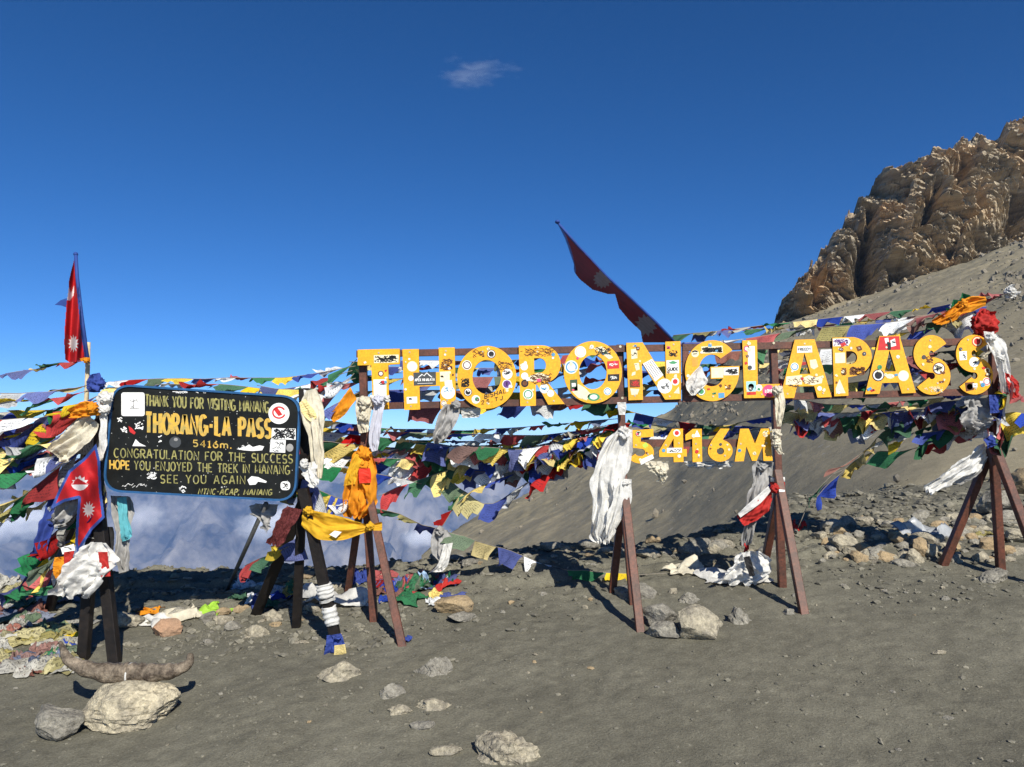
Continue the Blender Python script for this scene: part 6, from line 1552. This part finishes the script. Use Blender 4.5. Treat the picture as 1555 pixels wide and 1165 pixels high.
rock('brick shaped pale flat stone near the bottom edge', 652, 1136, 702, 1150, M_rock, 39, .4, cuts=6, rough=.03)
rock('rough low rock left of the flat outcrop in the path', 572, 1034, 616, 1062, M_rockg, 41, .8, sink=.5, rough=.25)
rock('tan stone in white cloths behind the blackboard legs', 176, 930, 220, 957, M_rock, 43, .7, cuts=18)
rock('pinkish orange stone in front of the white cloths behind the blackboard', 232, 940, 276, 970, M_rocko, 45, .7, cuts=18)
rock('grey stone behind the pinkish orange stone', 252, 922, 282, 944, M_rockg, 47, .7)
rock('pale rock between the right blackboard legs', 400, 925, 432, 945, M_rock, 49, .8, sink=.3)
rock('wide earthy rock behind the middle tripod on the crest', 1030, 812, 1092, 846, M_rockg, 51, .9, sink=.4, rough=.2)
rock('pale stone on the crest right of the middle tripod post', 980, 810, 1004, 824, M_rocky, 53, .7)
rock('grey stones heap at the rear foot of the middle tripod', 934, 884, 996, 912, M_rockg, 55, .8, sink=.3)
rock('tall tan rock beside the plastic sheet in the right rubble', 1384, 816, 1412, 848, M_rocky, 57, .8, rot=.3)
rock('leaning pale rock at the left foot of the right tripod', 1402, 824, 1430, 848, M_rock, 59, .6, rot=-.5)
rock('pale yellow rock behind the left foot of the right tripod', 1438, 822, 1460, 844, M_rocky, 61, .8)
rock('tan boulder heap at the right edge behind the right tripod', 1500, 772, 1556, 800, M_rockg, 63, .8)
rock('large tan boulder at the right edge of the picture', 1530, 706, 1590, 752, M_rocky, 65, .8)
rock('dark boulder under the large tan boulder at the right edge', 1488, 740, 1545, 778, M_rockg, 67, .8)
rock('light rock right of the upright leg of the right tripod', 1526, 800, 1570, 826, M_rock, 69, .8)
rock('flat pale stone at the left of the right rubble', 1252, 820, 1286, 838, M_rocky, 71, .7)
rock('grey flat stone at the base of the right rubble near the tripod foot', 1356, 848, 1400, 862, M_rockg, 73, .6, sink=.3)
rock('stone at the foot of the upright right tripod leg', 1486, 862, 1530, 888, M_rockg, 75, .8, sink=.3, rough=.2)
rock('small grey rock beside the front foot of the L tripod', 1190, 924, 1206, 934, M_rockg, 77, .8)
rock('broken earth rock right of the brown boulder', 1104, 912, 1150, 950, M_rockg, 79, .9, sink=.55, rough=.3)
rock('cluster of splinter rock above the brown boulder', 1030, 898, 1062, 918, M_rockg, 81, .8, sink=.3, rough=.3)
rock('thin flake of pale stone lying alone at the right of the path', 1416, 988, 1438, 995, M_rock, 83, .5, cuts=8)

RR = random.Random(77)
mts = [M_rock, M_rock, M_rockg, M_rockg, M_rocky]
def scatter_rocks(n, xr, yr, sr, label, group, asp=(.45, .8)):
    for k in range(n):
        px, py = RR.uniform(*xr), RR.uniform(*yr)
        w = RR.uniform(sr[0], sr[1]) * (RR.random() ** 1.4 * .8 + .4)
        rock(label, px - w / 2, py - w * RR.uniform(*asp), px + w / 2, py, RR.choice(mts), RR.randint(1, 9999), RR.uniform(.6, 1), RR.uniform(-.3, .3), RR.uniform(.1, .35), sub=3, cuts=12, rough=.12, name='stone', group=group, cat='stone')
scatter_rocks(150, (1245, 1545), (792, 858), (13, 36), 'rough tan or grey stone in the rubble before the scree', 'rubble stones below the scree')
scatter_rocks(80, (600, 1200), (832, 866), (12, 44), 'flat dark stone on the ledge of the crest', 'stones along the crest', (.25, .5))
scatter_rocks(26, (180, 600), (880, 905), (14, 40), 'slab of stone along the shaded crest edge', 'stones along the left crest', (.25, .5))
scatter_rocks(26, (270, 520), (930, 985), (10, 34), 'pale half buried stone around the right blackboard legs', 'stones around the blackboard legs', (.3, .6))
scatter_rocks(40, (760, 1500), (880, 935), (5, 16), 'small grey stone on the dirt between the sign legs', 'small stones between the sign legs')
scatter_rocks(40, (20, 1540), (985, 1160), (5, 15), 'small loose stone on the bare foreground path', 'small stones on the path', (.3, .6))

# gravel: countless chips, one mesh
def gravel(n, xr, yr, smin, smax, seed):
    rs = np.random.RandomState(seed)
    bm = bmesh.new(); bmesh.ops.create_icosphere(bm, subdivisions=1, radius=1)
    B = np.array([v.co[:] for v in bm.verts]); Fc = np.array([[v.index for v in q.verts] for q in bm.faces]); bm.free()
    x = rs.uniform(*xr, n); y = rs.uniform(*yr, n)
    clump = fbm(x * .8, y * .8, seed=5) + .45 * sstep(6.9, 8.6, y)
    keep = rs.uniform(-.55, .75, n) < clump
    x, y = x[keep], y[keep]; n = len(x)
    s = smin + (smax - smin) * rs.rand(n) ** 3.2
    z = height(x, y) + detail(x, y)
    Vs = B[None] * (1 + .35 * rs.uniform(-1, 1, (n, len(B), 1)))
    a = rs.uniform(0, 6.28, n); ca, sa = np.cos(a), np.sin(a)
    sc = np.stack([s * rs.uniform(.8, 1.5, n), s * rs.uniform(.6, 1.1, n), s * rs.uniform(.3, .75, n)], -1)
    Vs = Vs * sc[:, None, :]
    X = Vs[..., 0] * ca[:, None] - Vs[..., 1] * sa[:, None] + x[:, None]; Yv = Vs[..., 0] * sa[:, None] + Vs[..., 1] * ca[:, None] + y[:, None]
    Z = Vs[..., 2] + z[:, None] + s[:, None] * .12
    V = np.stack([X, Yv, Z], -1).reshape(-1, 3)
    f = (Fc[None] + (np.arange(n) * len(B))[:, None, None]).reshape(-1, 3)
    return V, f
parts = [gravel(9000, (-5, 7.2), (6.6, 9.9), .006, .042, 1), gravel(7000, (-5, 6.5), (3.9, 7.4), .004, .020, 2), gravel(260, (-4, 6), (4, 7), .012, .03, 9), gravel(4200, (2.4, 8.5), (8.4, 13.0), .010, .075, 3), gravel(1800, (-5, -1.0), (6.4, 8.6), .008, .05, 4)]
V = np.concatenate([p[0] for p in parts]); k = 0; fs = []
for v_, f_ in parts: fs.append(f_ + k); k += len(v_)
tag(mk('gravel', V, np.concatenate(fs), mat('gravel_stone', (.22, .204, .16), .95, .4, 4, col2=(.085, .08, .064), fine=.3, fscale=30), origin=(0, 7, 0), smooth=False), kind='stuff')

# boulders strewn over the scree
hv = np.array([v.co[:] for v in h_ob.data.vertices]).reshape(-1, 420, 3)
rs = np.random.RandomState(5)
bm = bmesh.new(); bmesh.ops.create_icosphere(bm, subdivisions=1, radius=1)
Bv = np.array([v.co[:] for v in bm.verts]); Bf = np.array([[v.index for v in q.verts] for q in bm.faces]); bm.free()
hx = hv[..., 0] / (hv[..., 1] * math.cos(PITCH) + (hv[..., 2] - EYE) * math.sin(PITCH)) * F + PW / 2
hyy = PH / 2 - F * ((hv[..., 2] - EYE) * math.cos(PITCH) - hv[..., 1] * math.sin(PITCH)) / (hv[..., 1] * math.cos(PITCH) + (hv[..., 2] - EYE) * math.sin(PITCH))
cands = []
hpts = hv[:258].reshape(-1, 3); hpx = hx[:258].ravel(); hpy = hyy[:258].ravel()
wgt = np.clip(fbm(hpx * .012, hpy * .02, seed=33, octv=4), 0, 1) ** 2 * .25 + .004
for (cx, cy, rx_, ry_, k) in ((1200, 565, 34, 40, 1.2), (1545, 475, 26, 55, 1.6), (1105, 625, 40, 14, .5), (1090, 750, 26, 10, .7), (1020, 778, 22, 10, .7), (1060, 650, 30, 12, .3), (1330, 475, 70, 12, .10), (1250, 495, 60, 10, .12), (1460, 435, 70, 10, .10), (1400, 730, 120, 26, .3), (1250, 770, 120, 16, .3)):
    wgt += k * np.exp(-((hpx - cx) / rx_) ** 2 - ((hpy - cy) / ry_) ** 2)
vis = (hpx > 640) & (hpx < 1640)
area = hpts[:, 1] ** 1.0 * vis * wgt
idx = rs.choice(len(hpts), 1700, p=area / area.sum())
bp = hpts[idx] + rs.normal(0, .25, (len(idx), 3)) * np.array([1, 1, 0])
sz = (.0008 + .0042 * rs.rand(len(idx)) ** 4) * bp[:, 1] * rs.uniform(.7, 1.4, len(idx))
Vq = Bv[None] * (1 + .35 * rs.uniform(-1, 1, (len(idx), len(Bv), 1))) * (sz[:, None] * rs.uniform(.6, 1.3, (len(idx), 3)))[:, None, :] + bp[:, None, :]
tag(mk('scree_boulders', Vq.reshape(-1, 3), (Bf[None] + (np.arange(len(idx)) * len(Bv))[:, None, None]).reshape(-1, 3), mat('scree_stone', (.25, .222, .175), .95, .4, .4, col2=(.12, .108, .09)), origin=(20, 60, 0), smooth=False), kind='stuff')

# ------------------------------------------------------------------ yak horns
hy = gnd(195, 1112).y + .28
horn = empty('yak_horns', at(200, 1030, hy), 'pair of brown yak horns resting across the big pale rock', 'horns')
def horn_part(name, pts, r0, r1):
    P = catmull([np.array(at(x, y, Yq)) for x, y, Yq in pts], 46)
    n = len(P)
    t = np.linspace(0, 1, n)
    rad = (r0 + (r1 - r0) * t ** 1.1) * (1 + .08 * np.sin(t * 52 + 2 * np.sin(t * 9)) * (1 - t) + .10 * vnoise(t * 9, 3, seed=7))
    V, f = tube_geo(P, list(rad), 16)
    V = np.array([tuple(v) for v in V]); V += .008 * np.stack([fbm(V[:, 0] * 14, V[:, 1] * 14, V[:, 2] * 14, seed=8 + k) for k in range(3)], -1)
    return mk(name, V, f, M_horn, horn)
horn_part('horn', [(196, 1022, hy), (165, 1022, hy - .02), (132, 1016, hy - .03), (107, 1004, hy - .02), (96, 988, hy + .02), (91, 975, hy + .05)], .078, .012)
horn_part('horn', [(197, 1022, hy), (225, 1023, hy), (255, 1020, hy), (275, 1015, hy), (287, 1006, hy + .02), (289, 994, hy + .05)], .076, .022)
V, f = tube_geo([at(197, 1024, hy), at(199.5, 1024, hy)], .082, 16); mk('white_band', V, f, M_white, horn)

# ------------------------------------------------------------------ fallen flags and rags on the ground
def crumple(label, px, py, w, h, mt, seed, name='fallen_flag', group=None, amp=.35, cat='cloth', lift=.015):
    c = gnd(px, py)
    k = c.y / F
    nu, nv = 16, 14
    W, D = w * k, max(h * k * 2.0, w * k * .5)
    u, v = np.meshgrid(np.linspace(-.5, .5, nu), np.linspace(-.5, .5, nv))
    sd = seed % 97
    a = RR.uniform(-.5, .5)
    x = u * W * (1 + .35 * vnoise(u * 2.2, v * 2.2, sd, seed=2)) + .22 * W * vnoise(u * 3.1, v * 3.1 + 5, sd, seed=3)
    y = v * D * (1 + .35 * vnoise(u * 2.2 + 9, v * 2.2, sd, seed=4)) + .22 * D * vnoise(u * 3.1, v * 3.1 + 9, sd, seed=5)
    ca, sa = math.cos(a), math.sin(a)
    X = c.x + x * ca - y * sa; Yp = c.y + x * sa + y * ca
    Z = height(X, Yp) + detail(X, Yp) + lift + np.abs(amp * h * k * (fbm(u * 4.2, v * 4.2, sd, octv=3, seed=6) * 1.6 + .5) * np.clip(1.25 - (2 * np.hypot(u, v)) ** 2 * .75, .1, 1))
    uv = np.stack([u.ravel() + .5, v.ravel() + .5], -1)
    o = mk(name, np.stack([X, Yp, Z], -1).reshape(-1, 3), grid_faces(nu, nv), mt, uvs=uv)
    return tag(o, label, cat, group)
CN = {'blue': 'blue', 'white': 'white', 'red': 'red', 'green': 'green', 'yellow': 'yellow'}
for k in range(96):
    t = RR.random()
    px = RR.uniform(-20, 118 - 0 * t); py = RR.uniform(885, 1025)
    if px > 100 - (py - 885) * .05 + 20: continue
    c = RR.choice(['yellow', 'green', 'blue', 'white', 'red', 'yellow', 'white', 'yellow'])
    w = RR.uniform(24, 52)
    crumple('faded %s prayer flag crumpled in the heap at the lower left edge' % c, px, py, w, RR.uniform(7, 16), fmat(c, RR.random() < .95), k * 7 + 1, group='fallen %s flags in the lower left heap' % c, amp=.75)
for k in range(34):
    px, py = RR.uniform(545, 690), RR.uniform(880, 920)
    c = RR.choice(ORDER)
    crumple('%s prayer flag fallen on the ground behind the left tripod' % c, px, py, RR.uniform(18, 38), RR.uniform(7, 16), fmat(c, RR.random() < .15), k * 5 + 400, group='fallen %s flags behind the left tripod' % c, amp=.7)
for k in range(12):
    px, py = RR.uniform(360, 450), RR.uniform(890, 925)
    c = RR.choice(ORDER)
    crumple('%s prayer flag fallen between the right blackboard legs' % c, px, py, RR.uniform(18, 34), RR.uniform(8, 16), fmat(c), k * 5 + 700, group='fallen %s flags between the blackboard legs' % c, amp=.7)
crumple('long white sheet lying on the ground between the blackboard leg and the left tripod', 515, 915, 110, 30, M_white, 801, 'fallen_sheet', amp=.5)
crumple('white cloth lying behind the tan stone near the blackboard legs', 240, 948, 80, 18, M_white, 803, 'fallen_sheet', amp=.5)
crumple('white cloth lying right of the pinkish orange stone', 285, 940, 60, 18, M_cream, 805, 'fallen_sheet', amp=.6)
crumple('lime green cloth crumpled on the dirt under the blackboard', 324, 932, 42, 14, mat('lime_cloth', (.35, .6, .06), .7, .2, 9, trans=.2), 807, 'fallen_cloth', amp=.6)
crumple('orange cloth scrap behind the tan stone', 226, 932, 30, 10, M_orange, 809, 'fallen_cloth', amp=.6)
crumple('bright red cloth lying at the right end of the fallen flags', 676, 892, 36, 12, M_redc, 811, 'fallen_cloth', amp=.7)
crumple('pale blue cloth crumpled among the fallen flags', 640, 890, 26, 14, mat('pale_blue_cloth', (.35, .5, .72), .7, .2, 9, trans=.2), 813, 'fallen_cloth', amp=.7)
crumple('rolled white cloth lying on the ground between the middle tripods', 1038, 866, 58, 16, M_cream, 815, 'fallen_sheet', amp=.7)
crumple('black and white banner spread on the ground at the L tripod', 1118, 880, 84, 22, M_white, 817, 'fallen_banner', amp=.6)
crumple('clear plastic sheet lying over the right rubble stones', 1408, 812, 72, 22, mat('plastic_film', (.5, .52, .54), .25, .2, 9, spec=.6, trans=.3), 819, 'plastic_sheet', amp=.8)
crumple('yellow rag on the right rubble behind the tripod', 1494, 812, 26, 8, fmat('yellow', True), 821, 'fallen_cloth', amp=.6)
crumple('small blue cap of cloth beside the front foot of the left tripod', 618, 974, 12, 7, M_bluec, 823, 'fallen_cloth', amp=.7)
crumple('red rag fallen at the foot of the dropping flag string right of the L tripod', 1212, 800, 16, 10, M_redc, 825, 'fallen_cloth', amp=.8)
